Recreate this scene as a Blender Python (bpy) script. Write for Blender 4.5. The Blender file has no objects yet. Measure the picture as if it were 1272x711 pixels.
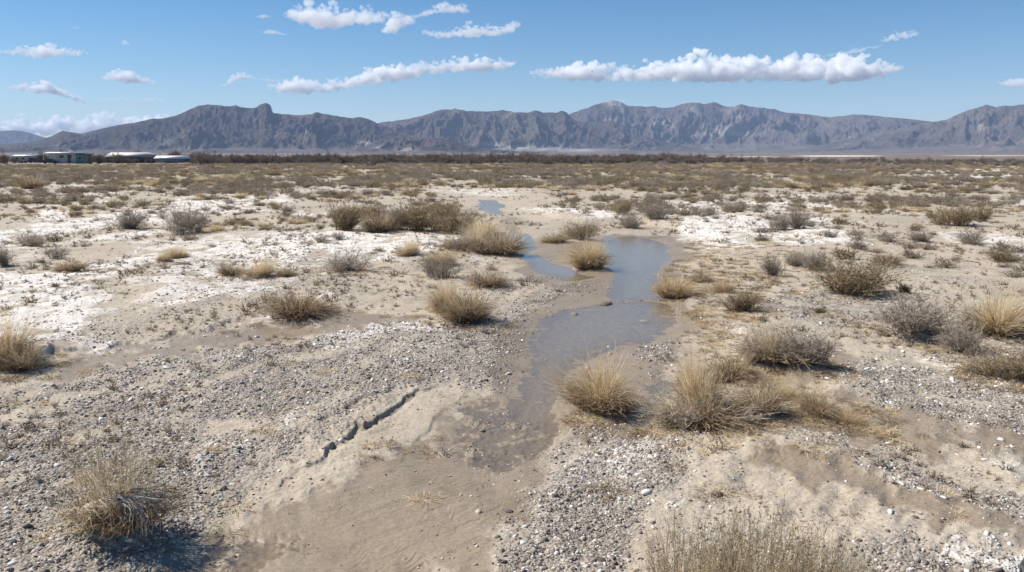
import bpy, math, random
import numpy as np
from mathutils import Vector

# ------------------------------------------------------------------ camera, world, sun, exposure
S = bpy.context.scene
COL = S.collection
CAM_H = 3.0
F = 1058.0                       # focal length in pixels of a 1272 px wide picture
PITCH = math.atan(165.5 / F)     # horizon 165.5 px above the picture's centre
cd = bpy.data.cameras.new("camera")
cam = bpy.data.objects.new("camera", cd)
COL.objects.link(cam)
cd.sensor_width = 36.0
cd.lens = F / 1272.0 * 36.0
cd.clip_start = 0.05
cd.clip_end = 300000.0
cam.location = (0, 0, CAM_H)
cam.rotation_euler = (math.pi / 2 - PITCH, 0, 0)
S.camera = cam

SUN_EL, SUN_AZ = math.radians(47), math.radians(-76)    # azimuth clockwise from +Y: over the left shoulder of the far plain
W = bpy.data.worlds.new("World")
S.world = W
W.use_nodes = True
wt = W.node_tree
wt.nodes.clear()
wo = wt.nodes.new("ShaderNodeOutputWorld")
wb = wt.nodes.new("ShaderNodeBackground")
ws = wt.nodes.new("ShaderNodeTexSky")
ws.sky_type = 'NISHITA'
ws.sun_disc = False
ws.sun_elevation = SUN_EL
ws.sun_rotation = SUN_AZ
ws.altitude = 1200
ws.air_density = 1.0
ws.dust_density = 0.1
ws.ozone_density = 3.0
wb.inputs[1].default_value = 0.059
wh = wt.nodes.new("ShaderNodeHueSaturation")
wh.inputs['Saturation'].default_value = 1.33
wt.links.new(ws.outputs[0], wh.inputs['Color'])
wt.links.new(wh.outputs[0], wb.inputs[0])
wt.links.new(wb.outputs[0], wo.inputs[0])

sd = bpy.data.lights.new("sun", 'SUN')
sun = bpy.data.objects.new("sun", sd)
COL.objects.link(sun)
sd.energy = 4.2
sd.angle = math.radians(0.5)
sd.color = (1.0, 0.95, 0.875)
to_sun = Vector((math.sin(SUN_AZ) * math.cos(SUN_EL), math.cos(SUN_AZ) * math.cos(SUN_EL), math.sin(SUN_EL)))
sun.rotation_euler = to_sun.to_track_quat('Z', 'Y').to_euler()

S.view_settings.view_transform = 'Standard'
S.view_settings.look = 'None'
S.view_settings.gamma = 1.0
S.view_settings.use_curve_mapping = False
S.view_settings.exposure = 0.82
S.render.engine = 'CYCLES'
cy = S.cycles
cy.use_denoising = True
cy.max_bounces = 26
cy.diffuse_bounces = 3
cy.glossy_bounces = 3
cy.transmission_bounces = 4
cy.transparent_max_bounces = 12
cy.volume_bounces = 24
cy.use_adaptive_sampling = True
cy.adaptive_threshold = 0.02
cy.caustics_reflective = False
cy.caustics_refractive = False

rng = np.random.default_rng(7)
random.seed(7)

# ------------------------------------------------------------------ numpy noise
def _hash(ix, iy, seed):
    h = ix.astype(np.uint32) * np.uint32(374761393) + iy.astype(np.uint32) * np.uint32(668265263) + np.uint32((seed * 1274126177) & 0xffffffff)
    h = (h ^ (h >> np.uint32(13))) * np.uint32(1274126177)
    h ^= h >> np.uint32(16)
    return h

def perlin(x, y, seed=0):
    x0 = np.floor(x); y0 = np.floor(y)
    fx = (x - x0).astype(np.float32); fy = (y - y0).astype(np.float32)
    ix = x0.astype(np.int64); iy = y0.astype(np.int64)
    u = fx * fx * fx * (fx * (fx * 6 - 15) + 10)
    v = fy * fy * fy * (fy * (fy * 6 - 15) + 10)
    def g(dx, dy):
        a = _hash(ix + dx, iy + dy, seed).astype(np.float32) * np.float32(2 * math.pi / 4294967296.0)
        return np.cos(a) * (fx - dx) + np.sin(a) * (fy - dy)
    n0 = g(0, 0) * (1 - u) + g(1, 0) * u
    n1 = g(0, 1) * (1 - u) + g(1, 1) * u
    return (n0 * (1 - v) + n1 * v) * 1.5

def fbm(x, y, octv=4, seed=0, gain=0.5, lac=2.03):
    a, s, out = 1.0, 1.0, 0
    for i in range(octv):
        out = out + a * perlin(x * s + 17.3 * i, y * s - 9.1 * i, seed + i)
        a *= gain; s *= lac
    return out

def ridged(x, y, octv=5, seed=0, gain=0.5, lac=2.1):
    a, s, out, tot, w = 1.0, 1.0, 0, 0, 1.0
    for i in range(octv):
        n = 1 - np.abs(perlin(x * s + 5.2 * i, y * s + 1.7 * i, seed + i)) * 1.6
        n = np.clip(n, 0, 1) ** 2
        out = out + a * n * w
        w = np.clip(n * 1.6, 0, 1)
        tot += a; a *= gain; s *= lac
    return out / tot

def sstep(a, b, x):
    t = np.clip((x - a) / (b - a), 0, 1)
    return t * t * (3 - 2 * t)

# ------------------------------------------------------------------ where a point of the photograph lies on the plain
CP, SP = math.cos(PITCH), math.sin(PITCH)
def ray(px, py):
    a = (px - 636.0) / F; b = -(py - 355.5) / F
    return a, CP + b * SP, -SP + b * CP
def G(px, py, z=0.0):
    a, d, e = ray(px, py)
    t = (CAM_H - z) / -e
    return a * t, d * t
def depth(y, z=0.0):
    return y * CP + (CAM_H - z) * SP
def to_uv(pts):
    out = []
    for p in pts:
        x, y = G(*p)
        out.append((x / y, math.log(y)))
    return np.array(out)

def seg_dist(u, v, a, b):
    d = b - a
    L = (d * d).sum() + 1e-12
    t = np.clip(((u - a[0]) * d[0] + (v - a[1]) * d[1]) / L, 0, 1)
    return np.hypot(u - a[0] - t * d[0], v - a[1] - t * d[1])

def poly_mask(u, v, pts, w=0.012, margin=0.0):
    """1 inside the outline, 0 outside, soft over +-w (log-polar units, so softness grows with distance)."""
    P = to_uv(pts)
    out = np.zeros(u.shape, np.float32)
    pad = w + abs(margin) + 0.01
    sel = (u > P[:, 0].min() - pad) & (u < P[:, 0].max() + pad) & (v > P[:, 1].min() - pad) & (v < P[:, 1].max() + pad)
    if not sel.any():
        return out
    uu, vv = u[sel], v[sel]
    d = np.full(uu.shape, 9.0); ins = np.zeros(uu.shape, bool)
    n = len(P)
    for i in range(n):
        a, b = P[i], P[(i + 1) % n]
        d = np.minimum(d, seg_dist(uu, vv, a, b))
        c = ((a[1] > vv) != (b[1] > vv))
        xi = (b[0] - a[0]) * (vv - a[1]) / (b[1] - a[1] + 1e-12) + a[0]
        ins ^= c & (uu < xi)
    s = np.where(ins, d, -d)
    out[sel] = sstep(-w, w, s + margin)
    return out

def line_dist(u, v, pts, lim=0.25):
    """signed distance to an open line (positive to the left of its direction) and the fraction along it"""
    P = to_uv(pts)
    D = np.full(u.shape, 9.0); sg = np.ones(u.shape)
    sel = (u > P[:, 0].min() - lim) & (u < P[:, 0].max() + lim) & (v > P[:, 1].min() - lim) & (v < P[:, 1].max() + lim)
    uu, vv = u[sel], v[sel]
    d = np.full(uu.shape, 9.0); s = np.ones(uu.shape); fr = np.zeros(uu.shape)
    n = len(P) - 1
    for i in range(n):
        a, b = P[i], P[i + 1]
        dd = seg_dist(uu, vv, a, b)
        cr = (b[0] - a[0]) * (vv - a[1]) - (b[1] - a[1]) * (uu - a[0])
        L = ((b - a) ** 2).sum()
        t = np.clip(((uu - a[0]) * (b[0] - a[0]) + (vv - a[1]) * (b[1] - a[1])) / L, 0, 1)
        m = dd < d
        d = np.where(m, dd, d); s = np.where(m, np.sign(cr), s); fr = np.where(m, (i + t) / n, fr)
    FR = np.zeros(u.shape)
    D[sel] = d; sg[sel] = s; FR[sel] = fr
    return D * sg, FR

POOLS = [
 ([(846,392),(838,408),(815,417),(775,425),(742,438),(722,447),(707,460),(697,480),(694,512),(640,522),(630,498),(640,470),(650,445),(644,425),(652,405),(670,391),(712,376),(752,369),(800,369),(836,373)], 0.34),
 ([(750,292),(790,291),(820,297),(834,304),(828,322),(814,338),(812,352),(828,368),(760,368),(752,362),(760,345),(757,318),(748,303)], 1.0),
 ([(630,286),(662,288),(671,298),(667,309),(688,323),(714,331),(742,341),(705,344),(668,335),(644,320),(650,307),(634,298)], 0.8),
 ([(590,245),(622,247),(630,256),(624,264),(598,264),(592,255)], 0.8),
 ([(796,468),(838,462),(846,490),(822,516),(790,524),(752,519),(770,512),(796,508),(800,490)], 0.35),
 ([(560,500),(600,482),(700,505),(692,548),(640,575),(600,580),(560,560)], 0.10),
 ([(200,706),(240,672),(300,655),(370,655),(390,672),(330,690),(300,722),(190,722)], 0.12),
 ([(820,270),(850,300),(860,300),(835,272)], 0.0),
]
WETS = [
 [(630,500),(705,505),(690,545),(672,575),(662,610),(640,645),(612,685),(604,725),(150,725),(200,690),(300,645),(400,606),(450,575),(520,545),(560,505),(600,485)],
 [(620,262),(660,290),(700,300),(760,290),(850,300),(840,350),(860,390),(850,420),(830,470),(850,500),(800,540),(690,540),(560,560),(500,600),(620,470),(640,400),(700,360),(650,345),(620,300)],
 [(900,560),(1000,560),(1272,655),(1290,680),(1100,630),(960,592)],
 [(900,490),(1060,500),(1272,545),(1290,580),(1080,545),(1000,540),(920,525)],
 [(930,440),(1050,430),(1060,455),(960,492),(920,490)],
 [(430,385),(320,400),(200,420),(60,450),(60,470),(250,440),(430,405),(560,390)],
]
SANDS = [
 [(455,500),(560,470),(600,478),(640,500),(560,540),(470,570),(400,600),(330,616),(280,614),(370,562),(415,528)],
 [(660,305),(745,302),(740,335),(700,330),(680,322)],
 [(860,545),(1010,550),(1100,600),(1272,665),(1272,690),(1000,660),(860,640),(800,711),(780,711),(850,600)],
 [(440,330),(560,325),(640,345),(620,372),(560,400),(430,400),(380,388),(430,372)],
 [(850,425),(900,420),(900,440),(960,480),(1060,445),(1000,425),(930,440),(860,450)],
 [(0,455),(130,445),(420,398),(430,408),(300,432),(160,458),(30,474)],
]
GRAVELS = [
 ([(676,380),(752,366),(846,366),(850,377),(760,379),(700,392)], 0.9),
 ([(-60,500),(30,478),(120,462),(300,430),(480,383),(560,392),(640,385),(662,396),(645,440),(634,485),(600,482),(540,472),(480,505),(440,534),(400,570),(330,604),(280,640),(190,690),(150,725),(-80,725)], 1.0),
 ([(590,335),(740,333),(758,352),(700,377),(655,402),(600,402),(560,398),(560,370)], 0.8),
 ([(700,512),(800,520),(860,535),(856,600),(806,640),(775,725),(604,725),(640,670),(662,620),(668,580),(690,555)], 1.0),
 ([(765,425),(840,416),(852,440),(832,468),(790,460),(757,447)], 1.0),
 ([(930,372),(1020,362),(1090,372),(1120,412),(1040,410),(960,400)], 0.9),
 ([(1040,458),(1120,436),(1300,428),(1300,560),(1180,538),(1060,500)], 1.0),
 ([(980,528),(1100,560),(1300,622),(1300,672),(1100,606),(990,566)], 0.85),
 ([(1080,645),(1300,680),(1300,730),(1040,730)], 0.9),
 ([(640,275),(760,272),(860,290),(850,300),(740,290),(680,296)], 0.5),
 ([(440,320),(520,300),(560,318),(620,340),(560,360),(470,345)], 0.4),
 ([(900,590),(1000,600),(1090,640),(1060,725),(800,725),(830,660)], 0.35),
 ([(250,345),(470,335),(520,360),(470,385),(330,400),(200,420),(60,440),(60,410),(200,380)], 0.45),
]
SALTS = [
 ([(-40,350),(60,343),(160,372),(120,398),(60,405),(-40,430)], 0.9),
 ([(150,300),(330,288),(480,290),(510,306),(470,330),(400,340),(300,372),(180,388),(150,350),(210,330)], 0.75),
 ([(395,318),(500,290),(560,286),(520,308),(460,340),(400,332)], 1.0),
 ([(838,276),(880,270),(910,280),(940,305),(900,312),(858,298)], 1.1),
 ([(650,257),(760,262),(785,272),(740,276),(690,268)], 1.1),
 ([(1085,219),(1180,209),(1300,208),(1300,223),(1160,223)], 1.1),
 ([(1150,290),(1300,290),(1300,320),(1200,308)], 0.8),
 ([(58,226),(100,230),(112,246),(72,243)], 1.1),
 ([(38,262),(95,260),(92,274),(40,276)], 1.1),
 ([(820,250),(985,248),(1010,268),(900,274),(815,270)], 0.75),
 ([(235,570),(300,545),(365,508),(385,512),(330,550),(250,590)], 0.8),
 ([(540,236),(640,232),(660,244),(560,243)], 0.7),
 ([(245,255),(330,256),(335,268),(250,266)], 0.8),
 ([(1070,582),(1130,596),(1200,622),(1190,632),(1110,614),(1070,596)], 1.0),([(1000,560),(1060,575),(1060,585),(1000,572)], 0.8),([(1180,545),(1290,575),(1290,590),(1190,560)], 0.8),([(1060,620),(1130,645),(1120,655),(1050,632)], 0.9),
 ([(1150,680),(1290,690),(1290,711),(1160,696)], 1.0),
 ([(905,410),(925,405),(930,425),(905,430)], 0.9),
 ([(806,650),(850,605),(880,600),(850,630),(815,668)], 0.9),
 ([(1050,465),(1110,470),(1120,482),(1060,480)], 0.6),
 ([(700,560),(800,530),(850,545),(800,600),(700,660),(650,700),(660,640)], 0.5),
 ([(780,430),(840,425),(845,450),(800,455)], 0.5),
 ([(-40,300),(60,290),(120,300),(60,325),(-40,330)], 0.5),
 ([(990,193.3),(1092,193.3),(1092,194.6),(990,194.6)], 1.1),
 ([(1180,193.2),(1272,193.2),(1272,194.2),(1180,194.2)], 0.9),
 ([(870,194.2),(960,194.2),(960,195.2),(870,195.2)], 0.6),
]
SCARP1 = [(300,610),(352,600),(400,572),(422,552),(446,532),(480,512),(520,486),(556,478)]
SCARP5 = [(250,652),(330,630),(410,600),(460,570),(505,545),(560,520)]
SCARP6 = [(372,548),(410,520),(455,498),(500,480),(560,466)]
SCARP2 = [(505,560),(530,530),(560,500),(590,474)]
SCARP3 = [(20,452),(60,446),(120,436),(250,412),(420,372),(500,360)]
SCARP4 = [(645,262),(720,276),(800,276),(850,285)]
RIDGE1 = [(1290,668),(1130,612),(1000,560),(870,548)]
RIDGE2 = [(1290,548),(1190,528),(1080,500),(1040,480)]
RIDGE3 = [(1290,700),(1150,668),(1040,610),(950,590)]
RIDGE4 = [(640,425),(560,470),(420,500),(280,560),(200,600)]
HUMPS = [(150,668,0.34,0.13),(745,500,0.36,0.05),(870,512,0.50,0.13),(965,455,0.55,0.15),(5,448,0.75,0.16),(55,442,0.6,0.04),
         (573,396,0.5,0.07),(372,390,0.6,0.07),(733,330,0.7,0.12),(605,310,1.5,0.16),(945,512,0.35,0.05),(1030,512,0.4,0.07),
         (1055,362,0.9,0.07),(1125,412,0.8,0.06),(1235,412,0.8,0.08),(1240,468,0.6,0.05),(837,362,0.6,0.08),(890,370,0.7,0.1),(545,345,0.9,0.08)]
HUMPS = [(G(a, b), c, d) for a, b, c, d in HUMPS]
WATER_Z = -0.10

def terrain(x, y):
    """height and the masks salt, gravel, wet, pool of points on the plain"""
    r = np.hypot(x, y)
    yy = np.maximum(y, 0.8)
    front = sstep(1.0, 2.5, y)
    u = x / yy; v = np.log(yy)
    near = np.exp(-(r / 45.0) ** 2)
    wu = fbm(u * 26, v * 11, 4, 11); wv = fbm(u * 26, v * 11, 4, 23)
    wlu = fbm(u * 26, v * 11, 2, 11, 0.4); wlv = fbm(u * 26, v * 11, 2, 23, 0.4)
    fu = u + 0.006 * wu; fv = v + 0.017 * wv
    ru = u + 0.016 * wu; rv = v + 0.045 * wv
    salt = np.zeros(x.shape, np.float32); grav = salt.copy(); wet_shade = salt.copy(); pool = salt.copy(); sand = salt.copy(); pd = salt.copy()
    for p, k in SALTS:
        salt = np.maximum(salt, k * poly_mask(ru, rv, p, 0.03 if p[0][1] > 200 else 0.02))
    for p, k in GRAVELS:
        grav = np.maximum(grav, k * poly_mask(ru, rv, p, 0.03))
    for p in WETS:
        wet_shade = np.maximum(wet_shade, poly_mask(ru, rv, p, 0.05))
    for p in SANDS:
        sand = np.maximum(sand, poly_mask(ru, rv, p, 0.03))
    for p, k in POOLS:
        if k <= 0: continue
        m = poly_mask(fu, fv, p, 0.022, -0.005)
        pool = np.maximum(pool, m); pd = np.maximum(pd, m * k)
    # salt crust also blooms in streaks all over the middle of the plain
    st = fbm(x / 7.0 + 3, y / 16.0, 4, 41)
    mid = sstep(10, 17, r) * (1 - 0.8 * sstep(45, 100, r))
    side = sstep(0.03, 0.14, np.abs(u - 0.06))
    leftish = 0.75 + 0.35 * sstep(0.1, -0.2, u)
    salt = np.maximum(salt, 1.0 * sstep(0.09, 0.50, st * leftish + 0.12 + 0.16 * sstep(-0.05, -0.3, u) * sstep(45, 25, r)) * mid * side * (1 - sand))
    salt = salt * (1 - 0.9 * pool) * (1 - 0.7 * sand)
    brk = fbm(x * 1.3, y * 0.9, 4, 57)
    salt = salt * sstep(-0.55, 0.25, brk + 0.25 * salt)
    gb = fbm(x * 0.9, y * 0.7, 4, 71)
    grav = np.maximum(grav, 0.5 * sstep(0.25, 0.6, fbm(x / 3.0, y / 5.0, 3, 77)) * (1 - sstep(40, 80, r)) * (1 - sand))
    sa = x * 0.40 + y * 0.92; sb = x * 0.92 - y * 0.40
    rt = sstep(0.12, 0.22, u)
    sa2 = -x * 0.75 + y * 0.66; sb2 = x * 0.66 + y * 0.75
    gs = fbm(sa / 4.5, sb / 0.75, 4, 78) * (1 - rt) + rt * (0.12 + fbm(sa2 / 4.0, sb2 / 0.7, 4, 79))
    grav = grav * (1 - 0.8 * sand) * sstep(-0.75, 0.05, gb + 0.35) * (0.36 + 0.64 * sstep(-0.55, -0.1, gs))
    film = pool * sstep(0.45, 0.12, pd)
    grav = np.maximum(grav, 0) * (1 - 0.85 * pool * (1 - film)) * (1 - 0.75 * sstep(0.3, 1, wet_shade) * (1 - sstep(0.5, 0.9, grav)))
    # height
    z = 0.06 * fbm(x / 2.6, y / 2.6, 3, 5) * np.exp(-(r / 60) ** 2)
    z = z + 0.22 * fbm(x / 40.0, y / 40.0, 3, 6) * sstep(50, 160, r) + 0.10 * fbm(x / 9, y / 11, 2, 8) * sstep(16, 45, r)
    z = z + near * (1 - 0.75 * wet_shade) * (0.030 * fbm(x / 0.55, y / 0.55, 3, 15) + 0.009 * fbm(x / 0.11, y / 0.11, 3, 19))
    z = z + near * 0.020 * salt * np.clip(fbm(x / 0.25, y / 0.25, 3, 33), 0, 1) + 0.02 * salt
    z = z + near * 0.010 * grav * fbm(x / 0.07, y / 0.07, 2, 35)
    # the muddy flow: fine ripples drawn out along the current
    fx = x * 0.80 + y * 0.60; fy = -x * 0.60 + y * 0.80
    z = z + near * wet_shade * (1 - pool) * (0.0075 * fbm(fx / 1.1, fy / 0.22, 3, 91) * sstep(0.12, 0.0, u) + 0.002 * fbm(fx / 0.25, fy / 0.06, 2, 95))
    bed = poly_mask(u + 0.016 * wlu, v + 0.045 * wlv, [(600,262),(860,275),(860,400),(870,450),(850,520),(860,600),(780,730),(100,730),(300,620),(420,565),(560,490),(620,450),(620,400),(700,360),(640,340),(600,300)], 0.09)
    z = z - 0.055 * bed
    # little steps the current has cut in the silt, and flow lines
    tn = fbm(fx / 3.2 + 0.25 * wlu, fy / 0.8, 4, 131) * 4.0
    tf = tn - np.floor(tn)
    silt = np.clip(wet_shade * 0.9 + sand, 0, 1) * (1 - np.clip(grav, 0, 1))
    z = z + near * np.exp(-(r / 26) ** 2) * silt * (1 - pool) * (0.008 * (np.floor(tn) * 0 + 1) * (sstep(0.80, 1.0, tf) - tf) * sstep(-0.1, 0.5, fbm(x / 1.1, y / 1.1, 3, 139)))
    tn = fbm((x * 0.75 + y * 0.66) / 0.7, (-x * 0.66 + y * 0.75) / 3.0, 4, 137) * 3.5
    tf = tn - np.floor(tn)
    z = z + near * np.exp(-(r / 30) ** 2) * sstep(0.08, 0.16, u) * 0.012 * (sstep(0.80, 1.0, tf) - tf) * sstep(-0.2, 0.5, fbm(x / 1.6, y / 1.6, 3, 140))
    # cut banks
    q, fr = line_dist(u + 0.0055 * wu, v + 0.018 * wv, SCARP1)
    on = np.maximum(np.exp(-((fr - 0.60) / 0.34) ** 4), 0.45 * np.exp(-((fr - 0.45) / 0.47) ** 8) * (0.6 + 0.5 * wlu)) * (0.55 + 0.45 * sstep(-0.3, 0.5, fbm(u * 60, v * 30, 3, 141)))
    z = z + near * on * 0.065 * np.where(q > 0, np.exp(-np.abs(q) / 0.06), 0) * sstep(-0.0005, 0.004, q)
    wet_shade = np.maximum(wet_shade, near * on * np.exp(-((q - 0.0) / 0.008) ** 2) * 0.9)  # shade painted into the ditch colour, by way of the damp-sand darkening
    z = z - near * on * 0.026 * np.exp(-((q + 0.003) / 0.0055) ** 2)
    q, fr = line_dist(u + 0.005 * wu, v + 0.016 * wv, SCARP5)
    z = z + near * 0.020 * np.exp(-((fr - 0.5) / 0.46) ** 4) * np.exp(-np.abs(q) / 0.07) * sstep(-0.003, 0.008, q) * (0.7 + 0.5 * wlu)
    q, fr = line_dist(u + 0.005 * wu, v + 0.014 * wv, SCARP6)
    z = z + near * 0.028 * np.exp(-((fr - 0.5) / 0.48) ** 6) * np.exp(-np.abs(q) / 0.05) * sstep(-0.001, 0.005, q)
    q, fr = line_dist(u + 0.005 * wu, v + 0.014 * wv, SCARP2)
    z = z + near * 0.035 * np.exp(-((fr - 0.5) / 0.45) ** 4) * np.exp(-np.abs(q) / 0.06) * sstep(-0.001, 0.006, q)
    q, fr = line_dist(u + 0.006 * wu, v + 0.02 * wv, SCARP3)
    z = z + near * 0.07 * np.exp(-((fr - 0.5) / 0.48) ** 6) * np.exp(-np.abs(q) / 0.12) * sstep(-0.002, 0.012, q)
    q, fr = line_dist(u + 0.004 * wu, v + 0.012 * wv, SCARP4)
    z = z + 0.22 * np.exp(-((fr - 0.5) / 0.5) ** 6) * np.exp(-np.abs(q) / 0.12) * sstep(-0.002, 0.012, q)
    for L_, hh_, wd in ((RIDGE1, 0.07, 0.035), (RIDGE2, 0.06, 0.03), (RIDGE3, 0.06, 0.03), (RIDGE4, 0.05, 0.025)):
        q, fr = line_dist(u + 0.008 * wlu, v + 0.03 * wlv, L_)
        g = np.exp(-((fr - 0.5) / 0.5) ** 6)
        z = z + hh_ * g * np.where(q > 0, np.exp(-q / (wd * 2.5)), np.exp(-(q / wd) ** 2)) * (0.7 + 0.4 * wlu)
    for (hx, hy), s, h in HUMPS:
        g = np.exp(-((x - hx) ** 2 + (y - hy) ** 2) / (s * s))
        z = z + h * g * (1 + 0.35 * wu)
        wet_shade = wet_shade * (1 - 0.7 * g)
    prox = np.zeros(x.shape)
    for p, k in POOLS:
        if k > 0: prox = np.maximum(prox, poly_mask(u + 0.006 * wlu, v + 0.017 * wlv, p, 0.08, 0.04))
    z = z * (1 - 0.8 * prox) - 0.082 * prox
    z = np.where(r < 70, np.maximum(z, -0.088 + 0.3 * (z + 0.088) * (z > -0.088)), z)
    grav = np.maximum(grav, 0.75 * film * sstep(-0.4, 0.3, gb))
    floor_ = -0.1035 - 0.07 * pd * (1 - 0.6 * film) + near * (0.016 + 0.012 * (pd < 0.5)) * fbm(x / 0.3, y / 0.3, 3, 63) + near * 0.012 * fbm(x / 0.09, y / 0.09, 2, 66)
    z = z * (1 - pool) + floor_ * pool
    wet_shade = np.maximum(wet_shade, poly_mask(ru, rv, POOLS[0][0], 0.04, 0.03)); wet_shade = np.maximum(wet_shade, poly_mask(ru, rv, POOLS[1][0], 0.04, 0.03))
    return (z * front).astype(np.float32), salt * front, grav * front, wet_shade * front, pool * front

# ------------------------------------------------------------------ materials
def mat(name):
    m = bpy.data.materials.new(name)
    m.use_nodes = True
    nt = m.node_tree
    nt.nodes.clear()
    return m, nt
class N:
    def __init__(self, nt): self.nt = nt
    def __call__(self, typ, ins=None, **kw):
        n = self.nt.nodes.new(typ)
        for k, v in kw.items(): setattr(n, k, v)
        for k, v in (ins or {}).items():
            s = n.inputs[k]
            if isinstance(v, bpy.types.NodeSocket): self.nt.links.new(v, s)
            else: s.default_value = v
        return n
    def math(self, op, a, b=0.0, c=None, clamp=False):
        n = self.nt.nodes.new("ShaderNodeMath"); n.operation = op; n.use_clamp = clamp
        for i, v in enumerate([a, b] + ([c] if c is not None else [])):
            if isinstance(v, bpy.types.NodeSocket): self.nt.links.new(v, n.inputs[i])
            else: n.inputs[i].default_value = v
        return n.outputs[0]
    def mix(self, f, a, b, blend='MIX'):
        n = self.nt.nodes.new("ShaderNodeMix"); n.data_type = 'RGBA'; n.blend_type = blend
        for s, v in ((n.inputs[0], f), (n.inputs[6], a), (n.inputs[7], b)):
            if isinstance(v, bpy.types.NodeSocket): self.nt.links.new(v, s)
            elif isinstance(v, (int, float)): s.default_value = v
            else: s.default_value = (*v, 1)
        return n.outputs[2]
    def ramp(self, f, stops, interp='LINEAR'):
        n = self.nt.nodes.new("ShaderNodeValToRGB"); n.color_ramp.interpolation = interp
        e = n.color_ramp.elements
        while len(e) < len(stops): e.new(0.5)
        for el, (p, c) in zip(e, stops):
            el.position = p; el.color = (*c, 1) if len(c) == 3 else c
        self.nt.links.new(f, n.inputs[0])
        return n.outputs[0]
    def noise(self, vec, scale, detail=4, rough=0.55, dist=0.0):
        n = self("ShaderNodeTexNoise", {'Vector': vec, 'Scale': scale, 'Detail': detail, 'Roughness': rough, 'Distortion': dist})
        return n.outputs[0]

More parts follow.
